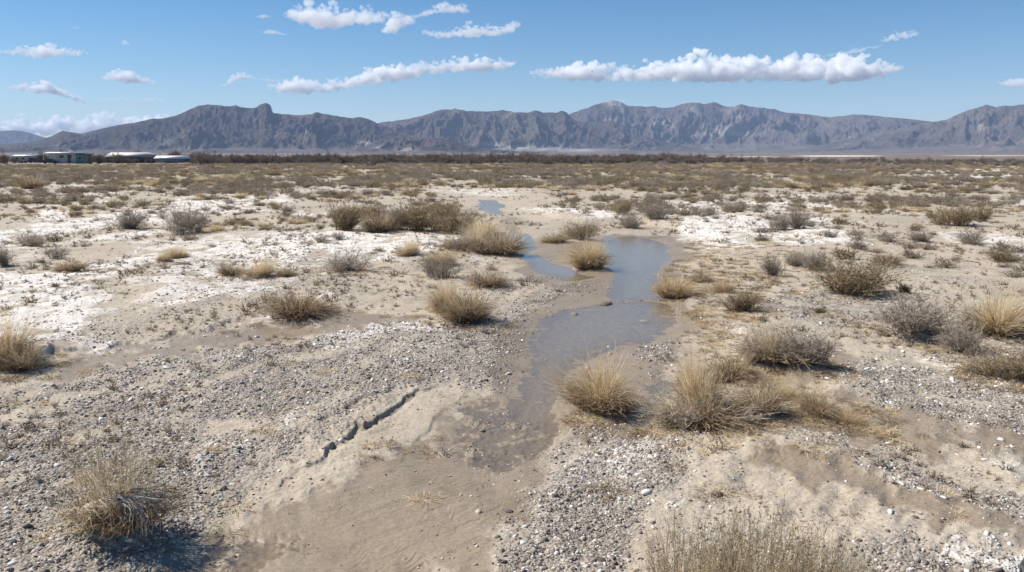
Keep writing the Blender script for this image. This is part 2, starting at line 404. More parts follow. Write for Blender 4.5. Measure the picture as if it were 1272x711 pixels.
def ground_material():
    m, nt = mat("desert_ground"); n = N(nt)
    pos = n("ShaderNodeNewGeometry").outputs['Position']
    at = n("ShaderNodeAttribute", attribute_name="masks")
    sp = n("ShaderNodeSeparateColor", {0: at.outputs['Color']})
    salt, grav, wet_shade = sp.outputs[0], sp.outputs[1], sp.outputs[2]
    far = n("ShaderNodeAttribute", attribute_name="scrub").outputs['Fac']
    n1 = n.noise(pos, 0.35, 5); n2 = n.noise(pos, 3.0, 6, 0.6); n3 = n.noise(pos, 30.0, 4, 0.65); n4 = n.noise(pos, 0.06, 3)
    sand = n.mix(n.ramp(n1, [(0.3, (0.335, 0.265, 0.195)), (0.7, (0.43, 0.355, 0.275))]), (0.37, 0.31, 0.245), (0.37, 0.31, 0.245))
    sand = n.ramp(n1, [(0.32, (0.35, 0.29, 0.215)), (0.68, (0.46, 0.392, 0.302))])
    sand = n.mix(n.math('MULTIPLY', n.ramp(n2, [(0.35, (0, 0, 0)), (0.75, (1, 1, 1))]), 0.45), sand, (0.27, 0.215, 0.165))
    sand = n.mix(0.55, sand, n.ramp(n3, [(0.3, (0.28, 0.232, 0.172)), (0.5, (0.41, 0.35, 0.268)), (0.7, (0.53, 0.465, 0.37))]), 'MIX')
    # small embedded stones
    v2 = n("ShaderNodeTexVoronoi", {'Vector': pos, 'Scale': 34.0, 'Randomness': 1.0})
    v3 = n("ShaderNodeTexVoronoi", {'Vector': pos, 'Scale': 78.0, 'Randomness': 1.0})
    def peb(v):
        s = n("ShaderNodeSeparateColor", {0: v.outputs['Color']}).outputs[0]
        c = n.ramp(s, [(0.0, (0.125, 0.104, 0.085)), (0.3, (0.215, 0.184, 0.152)), (0.55, (0.31, 0.268, 0.222)), (0.8, (0.42, 0.378, 0.325)), (1.0, (0.64, 0.61, 0.56))])
        e = n.math('MULTIPLY', n.ramp(v.outputs['Distance'], [(0.35, (0, 0, 0)), (0.75, (1, 1, 1))]), 0.6)
        return n.mix(e, c, (0.16, 0.125, 0.095))
    gcol = n.mix(n.ramp(n.noise(pos, 5.0, 3), [(0.42, (0, 0, 0)), (0.58, (1, 1, 1))]), peb(v2), peb(v3))
    gf = n.math('MULTIPLY', grav, n.ramp(n2, [(0.3, (0.35, 0.35, 0.35)), (0.55, (1, 1, 1))]), clamp=True)
    col = n.mix(gf, sand, gcol)
    col = n.mix(n.math('MULTIPLY', n.ramp(n.noise(pos, 0.9, 6, 0.7), [(0.5, (0, 0, 0)), (0.72, (1, 1, 1))]), 0.55), col, n.mix(1.0, col, (0.62, 0.58, 0.53), 'MULTIPLY'))
    # salt crust with broken edges
    s2 = n.noise(pos, 1.6, 8, 0.68); s3 = n.noise(pos, 9.0, 6, 0.7)
    sm = n.math('ADD', salt, n.math('MULTIPLY', n.math('SUBTRACT', n.math('ADD', n.math('MULTIPLY', s2, 0.6), n.math('MULTIPLY', s3, 0.4)), 0.5), 2.2))
    sf = n.math('MULTIPLY', n.ramp(sm, [(0.30, (0, 0, 0)), (0.90, (1, 1, 1))]), n.math('MINIMUM', n.math('MULTIPLY', salt, 3.0), 1.0), clamp=True)
    scol = n.ramp(s3, [(0.3, (0.55, 0.495, 0.43)), (0.62, (0.71, 0.67, 0.615))])
    col = n.mix(n.math('MULTIPLY', sf, 0.9), col, scol)
    # organic litter / crumbs on the drier flats
    lit = n.ramp(n.noise(pos, 6.5, 5, 0.7), [(0.60, (0, 0, 0)), (0.70, (1, 1, 1))])
    dry = n.math('SUBTRACT', 1.0, wet_shade, clamp=True)
    col = n.mix(n.math('MULTIPLY', n.math('MULTIPLY', lit, dry), 0.4), col, (0.17, 0.13, 0.095))
    vc = n("ShaderNodeTexVoronoi", {'Vector': n("ShaderNodeMapping", {'Vector': n.mix(0.06, pos, n.noise(pos, 6, 3))}).outputs[0], 'Scale': 9.0}, feature='DISTANCE_TO_EDGE')
    ck = n.ramp(vc.outputs['Distance'], [(0.0, (1, 1, 1)), (0.035, (0, 0, 0))])
    ckm = n.math('MULTIPLY', n.ramp(n.noise(pos, 0.55, 3), [(0.52, (0, 0, 0)), (0.62, (1, 1, 1))]), n.math('SUBTRACT', 1.0, n.math('MULTIPLY', gf, 2.0), clamp=True))
    ck = n.math('MULTIPLY', n.math('MULTIPLY', ck, ckm), 0.7)
    col = n.mix(n.math('MULTIPLY', ck, 0.22), col, (0.13, 0.10, 0.07))
    # wet sand, and the shade painted along the cut-bank ditch, is darker, smoother
    wn = n.ramp(n.math('ADD', wet_shade, n.math('ADD', n.math('MULTIPLY', n.math('SUBTRACT', n1, 0.5), 0.5), n.math('MULTIPLY', n.math('SUBTRACT', n2, 0.5), 0.7))), [(0.36, (0, 0, 0)), (0.62, (1, 1, 1))])
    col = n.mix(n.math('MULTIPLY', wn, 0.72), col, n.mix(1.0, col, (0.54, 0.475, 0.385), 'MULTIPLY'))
    # far plain covered with low brush
    col = n.mix(far, col, n.mix(n.ramp(far, [(0.5, (0, 0, 0)), (0.95, (1, 1, 1))]), n.mix(n.ramp(n4, [(0.35, (0, 0, 0)), (0.65, (1, 1, 1))]), (0.27, 0.23, 0.175), (0.36, 0.31, 0.24)), (0.14, 0.115, 0.097)))
    bs = n("ShaderNodeBsdfPrincipled")
    nt.links.new(col, bs.inputs['Base Color'])
    ro = n.math('SUBTRACT', 0.95, n.math('MULTIPLY', wn, 0.5))
    nt.links.new(ro, bs.inputs['Roughness'])
    bs.inputs['Specular IOR Level'].default_value = 0.35
    vh = n.math('MULTIPLY', n.math('MULTIPLY', n.math('SUBTRACT', 0.6, v2.outputs['Distance']), gf), 0.016)
    nh = n.math('MULTIPLY', n.math('MULTIPLY', n3, n.math('ADD', 0.35, n.math('MULTIPLY', dry, 0.65))), 0.012)
    sh = n.math('MULTIPLY', n.math('MULTIPLY', s3, sf), 0.02)
    hh = n.math('ADD', n.math('SUBTRACT', n.math('ADD', vh, nh), n.math('MULTIPLY', ck, 0.007)), n.math('ADD', sh, n.math('MULTIPLY', n.noise(pos, 160, 2), 0.002)))
    bp = n("ShaderNodeBump", {'Height': hh, 'Strength': 1.0, 'Distance': 1.0})
    nt.links.new(bp.outputs[0], bs.inputs['Normal'])
    o = n("ShaderNodeOutputMaterial", {0: bs.outputs[0]})
    return m

def water_material():
    m, nt = mat("shallow_muddy_water"); n = N(nt)
    pos = n("ShaderNodeNewGeometry").outputs['Position']
    mp = n("ShaderNodeMapping", {'Vector': pos, 'Scale': (1.0, 0.55, 1.0)})
    h = n.math('ADD', n.math('MULTIPLY', n.noise(mp.outputs[0], 9, 3), 0.006), n.math('MULTIPLY', n.noise(mp.outputs[0], 40, 2), 0.0012))
    bp = n("ShaderNodeBump", {'Height': h, 'Strength': 1.0, 'Distance': 1.0})
    tr = n("ShaderNodeBsdfTransparent", {'Color': (0.88, 0.84, 0.76, 1)})
    df = n("ShaderNodeBsdfDiffuse", {'Color': (0.36, 0.31, 0.235, 1)})
    mk = n("ShaderNodeAttribute", attribute_name="murk").outputs['Fac']
    a = n("ShaderNodeMixShader", {0: mk, 1: tr.outputs[0], 2: df.outputs[0]})
    gl = n("ShaderNodeBsdfGlossy", {'Color': (0.86, 0.86, 0.86, 1), 'Roughness': 0.06, 'Normal': bp.outputs[0]})
    fr = n("ShaderNodeFresnel", {'IOR': 1.33, 'Normal': bp.outputs[0]})
    b = n("ShaderNodeMixShader", {0: fr.outputs[0], 1: a.outputs[0], 2: gl.outputs[0]})
    n("ShaderNodeOutputMaterial", {0: b.outputs[0]})
    return m

def stone_material(name, stops):
    m, nt = mat(name); n = N(nt)
    oi = n("ShaderNodeObjectInfo").outputs['Random']
    tc = n("ShaderNodeTexCoord").outputs['Object']
    col = n.ramp(oi, stops)
    col = n.mix(0.6, col, n.ramp(n.noise(tc, 2.5, 4, 0.7), [(0.3, (0.35, 0.33, 0.31)), (0.7, (0.75, 0.75, 0.75))]), 'OVERLAY')
    bs = n("ShaderNodeBsdfPrincipled", {'Base Color': col, 'Roughness': 0.85})
    bs.inputs['Specular IOR Level'].default_value = 0.3
    n("ShaderNodeOutputMaterial", {0: bs.outputs[0]})
    return m

def plant_material(name, stops, rnd=0.25, trans=0.42):
    """dry plant matter: colour by the ribbon's own tint, shifted a little per plant"""
    m, nt = mat(name); n = N(nt)
    t = n("ShaderNodeAttribute", attribute_name="tint").outputs['Fac']
    oi = n("ShaderNodeObjectInfo").outputs['Random']
    f = n.math('ADD', t, n.math('MULTIPLY', n.math('SUBTRACT', oi, 0.5), rnd), clamp=True)
    col = n.ramp(f, stops)
    df = n("ShaderNodeBsdfDiffuse", {'Color': col})
    tl = n("ShaderNodeBsdfTranslucent", {'Color': col})
    mx = n("ShaderNodeMixShader", {0: trans, 1: df.outputs[0], 2: tl.outputs[0]})
    n("ShaderNodeOutputMaterial", {0: mx.outputs[0]})
    return m

def paint_material(name, col, rough=0.6, dirt=0.3, metal=0.0):
    m, nt = mat(name); n = N(nt)
    tc = n("ShaderNodeTexCoord").outputs['Object']
    c = n.mix(n.math('MULTIPLY', n.ramp(n.noise(tc, 1.3, 6, 0.7), [(0.4, (0, 0, 0)), (0.75, (1, 1, 1))]), dirt), col, tuple(x * 0.55 + 0.06 * k for x, k in zip(col, (1, .8, .6))))
    bs = n("ShaderNodeBsdfPrincipled", {'Base Color': c, 'Roughness': rough, 'Metallic': metal})
    n("ShaderNodeOutputMaterial", {0: bs.outputs[0]})
    return m

# ------------------------------------------------------------------ mesh helpers
def mesh_from(name, V, Fq, tint=None, smooth=False):
    """V (n,3); Fq (m,k) quads or triangles"""
    me = bpy.data.meshes.new(name)
    V = np.ascontiguousarray(V, np.float32); Fq = np.ascontiguousarray(Fq, np.int32)
    me.vertices.add(len(V)); me.vertices.foreach_set("co", V.ravel())
    k = Fq.shape[1]
    me.loops.add(Fq.size); me.loops.foreach_set("vertex_index", Fq.ravel())
    me.polygons.add(len(Fq)); me.polygons.foreach_set("loop_start", np.arange(0, Fq.size, k, dtype=np.int32))
    me.polygons.foreach_set("loop_total", np.full(len(Fq), k, np.int32))
    if smooth: me.polygons.foreach_set("use_smooth", np.ones(len(Fq), bool))
    if tint is not None:
        a = me.attributes.new("tint", 'FLOAT', 'POINT'); a.data.foreach_set("value", np.ascontiguousarray(tint, np.float32))
    me.update(calc_edges=True)
    return me
def link(name, me, m=None, parent=None, label=None, cat=None, group=None, kind=None):
    o = bpy.data.objects.new(name, me)
    COL.objects.link(o)
    if m is not None and me is not None and len(me.materials) == 0: me.materials.append(m)
    if parent is not None: o.parent = parent
    if label: o['label'] = label
    if cat: o['category'] = cat
    if group: o['group'] = group
    if kind: o['kind'] = kind
    return o

# ------------------------------------------------------------------ the ground: one sheet to the horizon, finest near the stream
def build_ground():
    fine = np.linspace(-44, 44, 1500)
    coarse = np.concatenate([np.linspace(-180, -48, 45), fine, np.linspace(48, 180, 45)[:-1]])
    az = np.radians(coarse)
    pys = np.arange(820, 201, -0.62)
    rr = CAM_H * F / (pys - 190.0) * 0.985
    rr = np.concatenate([[0.4, 1.5, 2.6, 3.5, 4.2], rr[rr > 4.4], np.geomspace(CAM_H * F / 11.0 * 1.01, 17000, 230)])
    A, R = np.meshgrid(az, rr)
    X = R * np.sin(A); Y = R * np.cos(A)
    z, salt, grav, wet_shade, pool = terrain(X.ravel(), Y.ravel())
    nr, na = A.shape
    V = np.column_stack([X.ravel(), Y.ravel(), z])
    i = np.arange(nr - 1)[:, None] * na + np.arange(na)[None, :]
    j = np.arange(nr - 1)[:, None] * na + (np.arange(na)[None, :] + 1) % na
    Q = np.stack([i, j, j + na, i + na], -1).reshape(-1, 4)
    V = np.vstack([V, [[0, 0, 0]]])
    me = mesh_from("ground", V, Q, smooth=True)
    c = np.zeros((len(V), 4), np.float32); c[:-1, 0] = np.clip(salt, 0, 1); c[:-1, 1] = np.clip(grav, 0, 1); c[:-1, 2] = wet_shade; c[:, 3] = 1
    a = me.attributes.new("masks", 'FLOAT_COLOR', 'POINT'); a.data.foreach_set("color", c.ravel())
    R1 = R.ravel()
    s = np.zeros(len(V), np.float32); s[:-1] = (0.45 * sstep(50, 110, R1) + 0.55 * sstep(150, 330, R1)) * (1 - np.clip(salt, 0, 1))
    a = me.attributes.new("scrub", 'FLOAT', 'POINT'); a.data.foreach_set("value", s)
    link("ground", me, ground_material(), kind="structure")
    # water: a level sheet where the pools are
    sub = slice(None, None, 2)
    A2, R2 = A[sub, 45:45 + 1500:2], R[sub, 45:45 + 1500:2]
    X2, Y2 = A2 * 0 + R2 * np.sin(A2), R2 * np.cos(A2)
    P2 = pool.reshape(nr, na)[sub, 45:45 + 1500:2]
    u = (X2 / np.maximum(Y2, .8)).ravel(); v = np.log(np.maximum(Y2, .8)).ravel()
    keep = np.zeros(u.shape)
    for p, k in POOLS:
        if k > 0: keep = np.maximum(keep, poly_mask(u, v, p, 0.02, 0.06))
    keep = (keep.reshape(P2.shape) > 0.5)
    f = keep[:-1, :-1] & keep[1:, :-1] & keep[:-1, 1:] & keep[1:, 1:]
    m_, k_ = keep.shape
    ii = (np.arange(m_ - 1)[:, None] * k_ + np.arange(k_ - 1)[None, :])[f]
    Q2 = np.stack([ii, ii + 1, ii + 1 + k_, ii + k_], -1)
    used, inv = np.unique(Q2, return_inverse=True)
    V2 = np.column_stack([X2.ravel()[used], Y2.ravel()[used], np.full(len(used), WATER_Z)])
    wm = mesh_from("water", V2, inv.reshape(-1, 4), smooth=True)
    mk = np.full(u.shape, 0.20)
    for p, k in POOLS:
        if k > 0: mk = np.maximum(mk, (0.16 + 0.32 * min(1, k * 2.2)) * poly_mask(u, v, p, 0.07, 0.0))
    a = wm.attributes.new("murk", 'FLOAT', 'POINT'); a.data.foreach_set("value", mk[used].astype(np.float32))
    link("water", wm, water_material(), kind="structure")
build_ground()

def ground_z(x, y):
    return terrain(np.atleast_1d(np.asarray(x, float)), np.atleast_1d(np.asarray(y, float)))[0]

# ------------------------------------------------------------------ mountains
def rock_material():
    m, nt = mat("desert_mountain_rock"); n = N(nt)
    pos = n("ShaderNodeNewGeometry").outputs['Position']
    nm = n("ShaderNodeNewGeometry").outputs['True Normal']
    pale = n("ShaderNodeAttribute", attribute_name="pale").outputs['Fac']
    apron = n("ShaderNodeAttribute", attribute_name="apron").outputs['Fac']
    a = n.noise(pos, 0.0016, 6, 0.6); b = n.noise(pos, 0.016, 6, 0.75); c = n.noise(pos, 0.0006, 3)
    col = n.ramp(a, [(0.3, (0.070, 0.060, 0.060)), (0.5, (0.132, 0.110, 0.106)), (0.7, (0.20, 0.163, 0.148))])
    col = n.mix(n.ramp(c, [(0.4, (0, 0, 0)), (0.65, (1, 1, 1))]), col, n.mix(1.0, col, (0.95, 1.0, 0.9), 'MULTIPLY'))
    col = n.mix(n.math('MULTIPLY', n.ramp(b, [(0.45, (0, 0, 0)), (0.7, (1, 1, 1))]), 0.6), col, (0.06, 0.052, 0.047))
    pf = n.math('ADD', n.math('MULTIPLY', n.ramp(n.noise(pos, 0.0042, 6, 0.7), [(0.58, (0, 0, 0)), (0.72, (1, 1, 1))]), 0.5), pale, clamp=True)
    pf = n.math('MULTIPLY', pf, n.ramp(b, [(0.25, (0.4, 0.4, 0.4)), (0.5, (1, 1, 1))]))
    col = n.mix(pf, col, (0.50, 0.44, 0.38))
    ap = n.ramp(n.noise(pos, 0.003, 5, 0.6), [(0.35, (0.14, 0.118, 0.107)), (0.65, (0.20, 0.17, 0.15))])
    col = n.mix(apron, col, n.mix(pale, ap, (0.5, 0.45, 0.39)))
    hb = n.math('MULTIPLY', b, 22.0)
    bp = n("ShaderNodeBump", {'Height': hb, 'Strength': 1.0, 'Distance': 1.6})
    bs = n("ShaderNodeBsdfDiffuse", {'Color': col, 'Roughness': 0.3, 'Normal': bp.outputs[0]})
    n("ShaderNodeOutputMaterial", {0: bs.outputs[0]})
    return m
ROCK = rock_material()

def mountain(name, crest, D0, D1, D2, seed, spur=1.0, cell=700.0, apron=0.10, pales=(), step=0.045, foot=0.38):
    """a range seen from the plain: crest = (px, py) of its skyline, D0 foot, D1 crest, D2 end of the back slope (metres)"""
    cx = np.array([math.atan2(ray(*p)[0], ray(*p)[1]) for p in crest])
    ch = np.array([ray(*p)[2] / math.hypot(ray(*p)[0], ray(*p)[1]) * D1 + CAM_H for p in crest])
    az = np.arange(cx[0], cx[-1], math.radians(step))
    H = np.interp(az, cx, ch)
    ntf, ntb = 150, 30
    t = np.concatenate([np.linspace(0, 1, ntf), 1 + np.linspace(0, 1, ntb + 1)[1:]])
    A, T = np.meshgrid(az, t)
    D = np.where(T <= 1, D0 + (D1 - D0) * T, D1 + (D2 - D1) * (T - 1))
    X = D * np.sin(A); Y = D * np.cos(A)
    Hc = np.broadcast_to(H, A.shape)
    px, py_ = A * D1 / cell, D / cell
    wx = fbm(px * 0.7, py_ * 0.7, 3, seed + 50) * 0.6
    rg = ridged(px + wx, py_ * 0.42 + wx * 0.4, 6, seed, 0.55)
    rg3 = ridged(px * 8.3 + wx, py_ * 5.0, 4, seed + 77, 0.6)
    rg2 = ridged(px * 3.1 + wx, py_ * 1.5, 5, seed + 9, 0.6)
    Tf = np.clip(T, 0, 1)
    bump_ = 4 * Tf * (1 - Tf)
    te = Tf + spur * (0.42 * (rg - 0.42) * bump_)
    te = np.clip(te, 0, 1.02)
    apr = apron * sstep(0, foot, te) * 1.0 + 0.0
    rise = np.clip((te - foot) / (1 - foot), 0, 1.05)
    prof = apr * te / foot * (te < foot) + (te >= foot) * (apron + (1 - apron) * (0.35 * rise + 0.65 * rise ** 1.35))
    prof = np.where(te < foot, apron * (te / foot) ** 1.4, prof)
    z = Hc * prof
    rm = np.clip(rise, 0, 1)
    z = z + Hc * (0.24 * (rg2 - 0.35) * np.sin(np.pi * np.clip(rm, 0, 1)) ** 0.7)
    z = z + Hc * 0.075 * (rg3 - 0.35) * np.sin(np.pi * np.clip(rm, 0, 1)) ** 0.5
    z = z + Hc * 0.035 * fbm(px * 9, py_ * 9, 3, seed + 31) * np.clip(rm * 3, 0, 1) * (0.4 + 0.6 * (T < 0.98))
    back = np.clip(T - 1, 0, 1)
    z = np.where(T > 1, Hc * (1 - back) ** 1.2 * (1 + 0.15 * (rg2 - 0.5) * np.clip(back * 6, 0, 1)), z)
    zz = np.maximum(z, -0.3) - 0.35 * (T < 0.001)
    zz[0, :] = -0.4; zz[-1, :] = -0.4
    nr, na = A.shape
    V = np.column_stack([X.ravel(), Y.ravel(), zz.ravel()])
    i = np.arange(nr - 1)[:, None] * na + np.arange(na - 1)[None, :]
    Q = np.stack([i, i + 1, i + 1 + na, i + na], -1).reshape(-1, 4)
    me = mesh_from(name, V, Q, smooth=True)
    pal = np.zeros(A.size, np.float32)
    el = (zz - CAM_H) / D
    for (qx, qy, sx, sy, k) in pales:      # outcrops of pale rock on the slope
        a0 = math.atan2(ray(qx, qy)[0], ray(qx, qy)[1]); e0 = ray(qx, qy)[2] / math.hypot(ray(qx, qy)[0], ray(qx, qy)[1])
        g = np.exp(-((A - a0) / (sx / F)) ** 2 - ((el - e0) / (sy / F)) ** 2 + 0.7 * fbm(px * 5, py_ * 9, 3, seed + 3))
        pal = np.maximum(pal, (k * np.clip(g, 0, 1)).ravel().astype(np.float32))
    a = me.attributes.new("pale", 'FLOAT', 'POINT'); a.data.foreach_set("value", pal)
    ap = (1 - sstep(foot - 0.02, foot + 0.10, te)).ravel().astype(np.float32)
    a = me.attributes.new("apron", 'FLOAT', 'POINT'); a.data.foreach_set("value", ap)
    return link(name, me, ROCK, kind="structure")

mountain("far_mountains", [(-420,180),(-250,172),(-120,168),(-40,165),(0,163),(18,162),(32,164),(60,172),(120,176),(200,180),(260,186)], 12500, 14500, 15600, 3, 0.8, 900)
# crest of the pointed range with the pale summit, then the long ridge to its right
mountain("mountains", [(430,175),(500,160),(560,158),(640,152),(690,148),(705,143),(715,139),(730,134),(745,129),(757,125.5),(762,124.5),(770,127),(782,132),(800,133),(812,132),(824,135),(832,134),(845,130.5),(853,128),(866,127.5),(875,129),(888,127.5),(900,132),(912,133),(921,129),(932,133),(945,134.5),(960,135.5),(975,140),(990,141),(1010,143),(1030,146),(1048,144),(1060,142.5),(1075,143),(1100,145),(1130,148),(1160,151.5),(1175,150),(1220,160),(1290,170),(1400,180)],
         8300, 10600, 12500, 21, 1.0, 850, 0.16, [(762,128,10,5,0.9),(757,151,9,4,0.8),(768,150,6,3,.7),(720,158,16,5,0.6),(820,153,14,4,0.6),(905,135,10,7,0.35),(895,160,25,5,0.7),(915,166,24,4,.8),(870,168,22,3,.6),(860,140,8,8,.4)])
mountain("mountains", [(345,168),(400,150),(440,151),(460,155),(475,152),(490,150.5),(510,147.5),(530,142.5),(545,137),(557,135.8),(570,136),(580,138),(590,138.5),(612,138.5),(625,137),(640,139.5),(655,140),(664,137.5),(674,139.5),(690,140.5),(698,138),(703,139),(708,144),(716,150),(735,152),(760,150),(775,156),(790,166),(820,175),(860,184),(900,189)],
         6900, 8200, 9400, 44, 1.0, 620, 0.13, [(660,184,34,3.2,1.0),(720,187,30,2,.9),(610,180,16,2.5,0.7)])
mountain("mountains", [(985,188),(1030,178),(1080,168),(1120,160),(1150,152),(1163,151),(1175,149),(1190,142),(1205,136),(1215,134),(1226,130.5),(1237,133),(1250,131.5),(1262,131),(1272,129.5),(1300,128),(1340,134),(1400,140),(1480,146),(1600,160)],
         7000, 9000, 10400, 61, 0.9, 700, 0.16, [(1218,158,5,3,.6)])
mountain("mountains", [(-160,184),(-60,181),(0,180),(40,176),(62,170),(78,162.5),(86,164),(100,166),(112,163.5),(130,159),(150,155),(165,153),(178,150),(190,147.5),(196,148),(215,145),(232,138),(245,132),(258,130),(272,131),(285,132.5),(293,130.5),(300,133.5),(312,135),(319,133),(323,129.5),(330,128.3),(336,130),(339,140),(352,142),(370,143.5),(385,142),(393,139.5),(403,142),(425,145),(436,147),(446,145.5),(458,148),(468,153),(480,158),(510,168),(540,178),(580,186),(600,189)],
         5600, 7000, 8200, 5, 1.0, 520, 0.10, [(455,178,7,2.5,.9),(475,181,9,2.5,.9),(505,184,10,2.5,.9),(530,187,14,1.6,.9),(205,176,10,5,.35),(228,170,4,8,.3)])
mountain("hills", [(430,189),(455,182),(470,174),(485,168.5),(498,167),(510,171),(530,172.5),(548,171.5),(562,176),(580,181),(600,185),(640,188),(680,189.3)], 5000, 5500, 6000, 91, 0.9, 300, 0.12, [(470,184,6,2.2,.9),(505,186,12,2,.9)])

# ------------------------------------------------------------------ air: even pale haze round the whole plain and its mountains
def box_mesh(name, x0, x1, y0, y1, z0, z1):
    V = [(x, y, z) for x in (x0, x1) for y in (y0, y1) for z in (z0, z1)]
    Q = [(0, 1, 3, 2), (4, 6, 7, 5), (0, 4, 5, 1), (2, 3, 7, 6), (0, 2, 6, 4), (1, 5, 7, 3)]
    return mesh_from(name, np.array(V), np.array(Q))
hm, hn = mat("haze"); n = N(hn)
pv = n("ShaderNodeVolumePrincipled", {'Color': (0.50, 0.68, 1.0, 1), 'Density': 3.8e-5, 'Anisotropy': 0.0})
ho = n("ShaderNodeOutputMaterial"); hn.links.new(pv.outputs[0], ho.inputs['Volume'])
link("haze", box_mesh("haze", -18000, 18000, -18000, 18000, -2.0, 900.0), hm, kind="stuff")

# ------------------------------------------------------------------ clouds: lumpy hulls filled with scattering droplets
def cloud_material(dn=0.008):
    m, nt = mat("cloud_droplets"); n = N(nt)
    pv = n("ShaderNodeVolumePrincipled", {'Color': (1.0, 1.0, 1.0, 1), 'Density': dn, 'Anisotropy': 0.0})
    o = n("ShaderNodeOutputMaterial"); nt.links.new(pv.outputs[0], o.inputs['Volume'])
    return m
CLOUD = cloud_material(); THIN = cloud_material(0.003)
def ico(sub):
    import bmesh
    bm = bmesh.new(); bmesh.ops.create_icosphere(bm, subdivisions=sub, radius=1.0)
    V = np.array([v.co[:] for v in bm.verts]); T = np.array([[v.index for v in f.verts] for f in bm.faces]); bm.free()
    return V, T
ICO2 = ico(2); ICO1 = ico(1); ICO3 = ico(3)
CLOUD_ALT = 1700.0
def cloud(label, prof, thick=1.0, seed=0, group=None, dens=1.0, squash=0.8):
    """prof = (px, base py, top py) along the cloud"""
    r_ = np.random.default_rng(seed)
    prof = np.array(prof, float)
    mx, mb = prof[:, 0].mean(), prof[:, 1].mean()
    a, d, e = ray(mx, mb); t = (CLOUD_ALT - CAM_H) / e
    C0 = np.array([a * t, d * t, CLOUD_ALT]); D = math.hypot(a * t, d * t); k = D / F      # metres per px
    right = np.array([d, -a, 0]) / math.hypot(a, d); away = np.array([a, d, 0]) / math.hypot(a, d)
    Vs, Ts, off = [], [], 0
    L = prof[-1, 0] - prof[0, 0]
    hm_ = max(2.0, (prof[:, 1] - prof[:, 2]).max())
    nb = int(min(260, 10 + L * 0.9))
    for i in range(nb + nb // 4):
        loose = i >= nb
        px = prof[0, 0] + L * ((i + r_.random()) / nb if not loose else r_.uniform(-0.02, 1.02))
        b = np.interp(px, prof[:, 0], prof[:, 1]); tp = np.interp(px, prof[:, 0], prof[:, 2])
        h = max(1.2, (b - tp) * 0.86)
        f = r_.random() ** 1.3
        rad = h * (0.16 + 0.22 * r_.random()) * (1.15 - 0.55 * f)
        py = b - rad * squash * 0.8 - f * max(0, h - 1.75 * rad)
        if loose: rad *= 0.5; py = tp + r_.uniform(0.15, 0.6) * h
        dep = (r_.random() - 0.5) * 1.1 * hm_ * (1 - 0.5 * f) * thick
        c = C0 + right * (px - mx) * k - np.array([0, 0, 1]) * (py - mb) * k + away * dep * k
        R = rad * k
        Vs.append(ICO2[0] * np.array([R * 1.15, R * 1.15, R * squash]) + c - C0); Ts.append(ICO2[1] + off); off += len(ICO2[0])
    me = mesh_from("cloud", np.vstack(Vs), np.vstack(Ts), smooth=True)
    o = link("cloud", me, CLOUD if dens >= 1 else THIN, label=label, cat="cloud", group=group or "fair-weather cumulus clouds over the plain")
    o.location = C0
    rm = o.modifiers.new("union", 'REMESH'); rm.mode = 'VOXEL'; rm.voxel_size = max(0.4, hm_ / 42) * k; rm.use_smooth_shade = True
    for sc, st in ((0.30, 0.26), (0.10, 0.17), (0.045, 0.11)):
        tx = bpy.data.textures.new("puff", 'CLOUDS'); tx.noise_scale = hm_ * sc * k; tx.noise_depth = 3
        dm = o.modifiers.new("billow", 'DISPLACE'); dm.texture = tx; dm.strength = hm_ * st * k; dm.mid_level = 0.5; dm.texture_coords = 'LOCAL'
    return o
cloud("long flat-based cloud bank above the mountains on the right side", [(656,92,88),(675,93,82),(700,94,76),(728,97,68),(745,98,69),(760,97,76),(790,98,76),(820,99,70),(845,100,67),(868,100,60),(885,100,62),(900,100,66),(925,100,66),(950,100,70),(975,100,65),(1000,101,66),(1015,102,72),(1030,103,62),(1045,103,68),(1065,99,78),(1090,95,82)], 1.0, 1)
cloud("long cloud bank rising to the right above the low saddle of the mountains", [(347,112,104),(362,115,96),(376,115,90),(395,116,98),(420,113,97),(440,108,92),(455,105,84),(475,103,75),(490,101,76),(510,96,76),(530,92,74),(550,90,72),(575,88,67),(592,88,66),(610,86,70),(625,86,71),(637,80,76)], 1.0, 2)
cloud("largest puffy cloud at the top edge, left of the torn ones", [(357,24,20),(372,28,8),(392,33,1),(410,34,3),(425,33,9),(440,28,10),(455,27,6),(470,25,12),(480,22,16)], 1.0, 3)
cloud("ragged cloud touching the top edge, right of the largest puffy one", [(478,42,36),(490,40,12),(500,34,14),(520,24,16),(535,19,8),(550,17,0),(565,17,4),(578,16,4)], 0.7, 4)
cloud("torn cloud with an upturned right end near the top edge", [(528,44,36),(545,48,36),(565,47,34),(585,46,27),(605,45,30),(625,44,30),(634,40,22),(643,34,24)], 0.7, 5)
cloud("lens-shaped white cloud high at the left edge", [(12,69,65),(30,70,60),(45,71,57),(57,71,51),(70,70,57),(85,67,58),(98,65,62)], 0.9, 6)
cloud("small domed cloud with a faint tail under the lens-shaped one", [(20,113,110),(35,115,105),(50,117,101),(58,118,99),(72,118,106),(85,124,114),(95,127,120)], 0.8, 7)
cloud("compact domed cloud between the left edge and the rocky peak", [(133,100,96),(142,102,88),(155,103,84),(165,103,86),(176,103,94),(187,104,98)], 0.9, 8)
cloud("thin flat cloud just above the long bank behind the mountains", [(119,127,124),(140,128,119),(165,128,120),(185,127,117),(201,125,123)], 0.8, 9, dens=0.5)
cloud("low pale cloud bank behind the left mountain shoulder", [(-60,172,166),(0,168,158),(30,167,152),(45,167,143),(60,167,150),(80,166,141),(100,166,147),(120,166,140),(150,165,143),(180,163,139),(205,160,136),(225,155,140),(240,152,146)], 0.6, 10, dens=0.3)
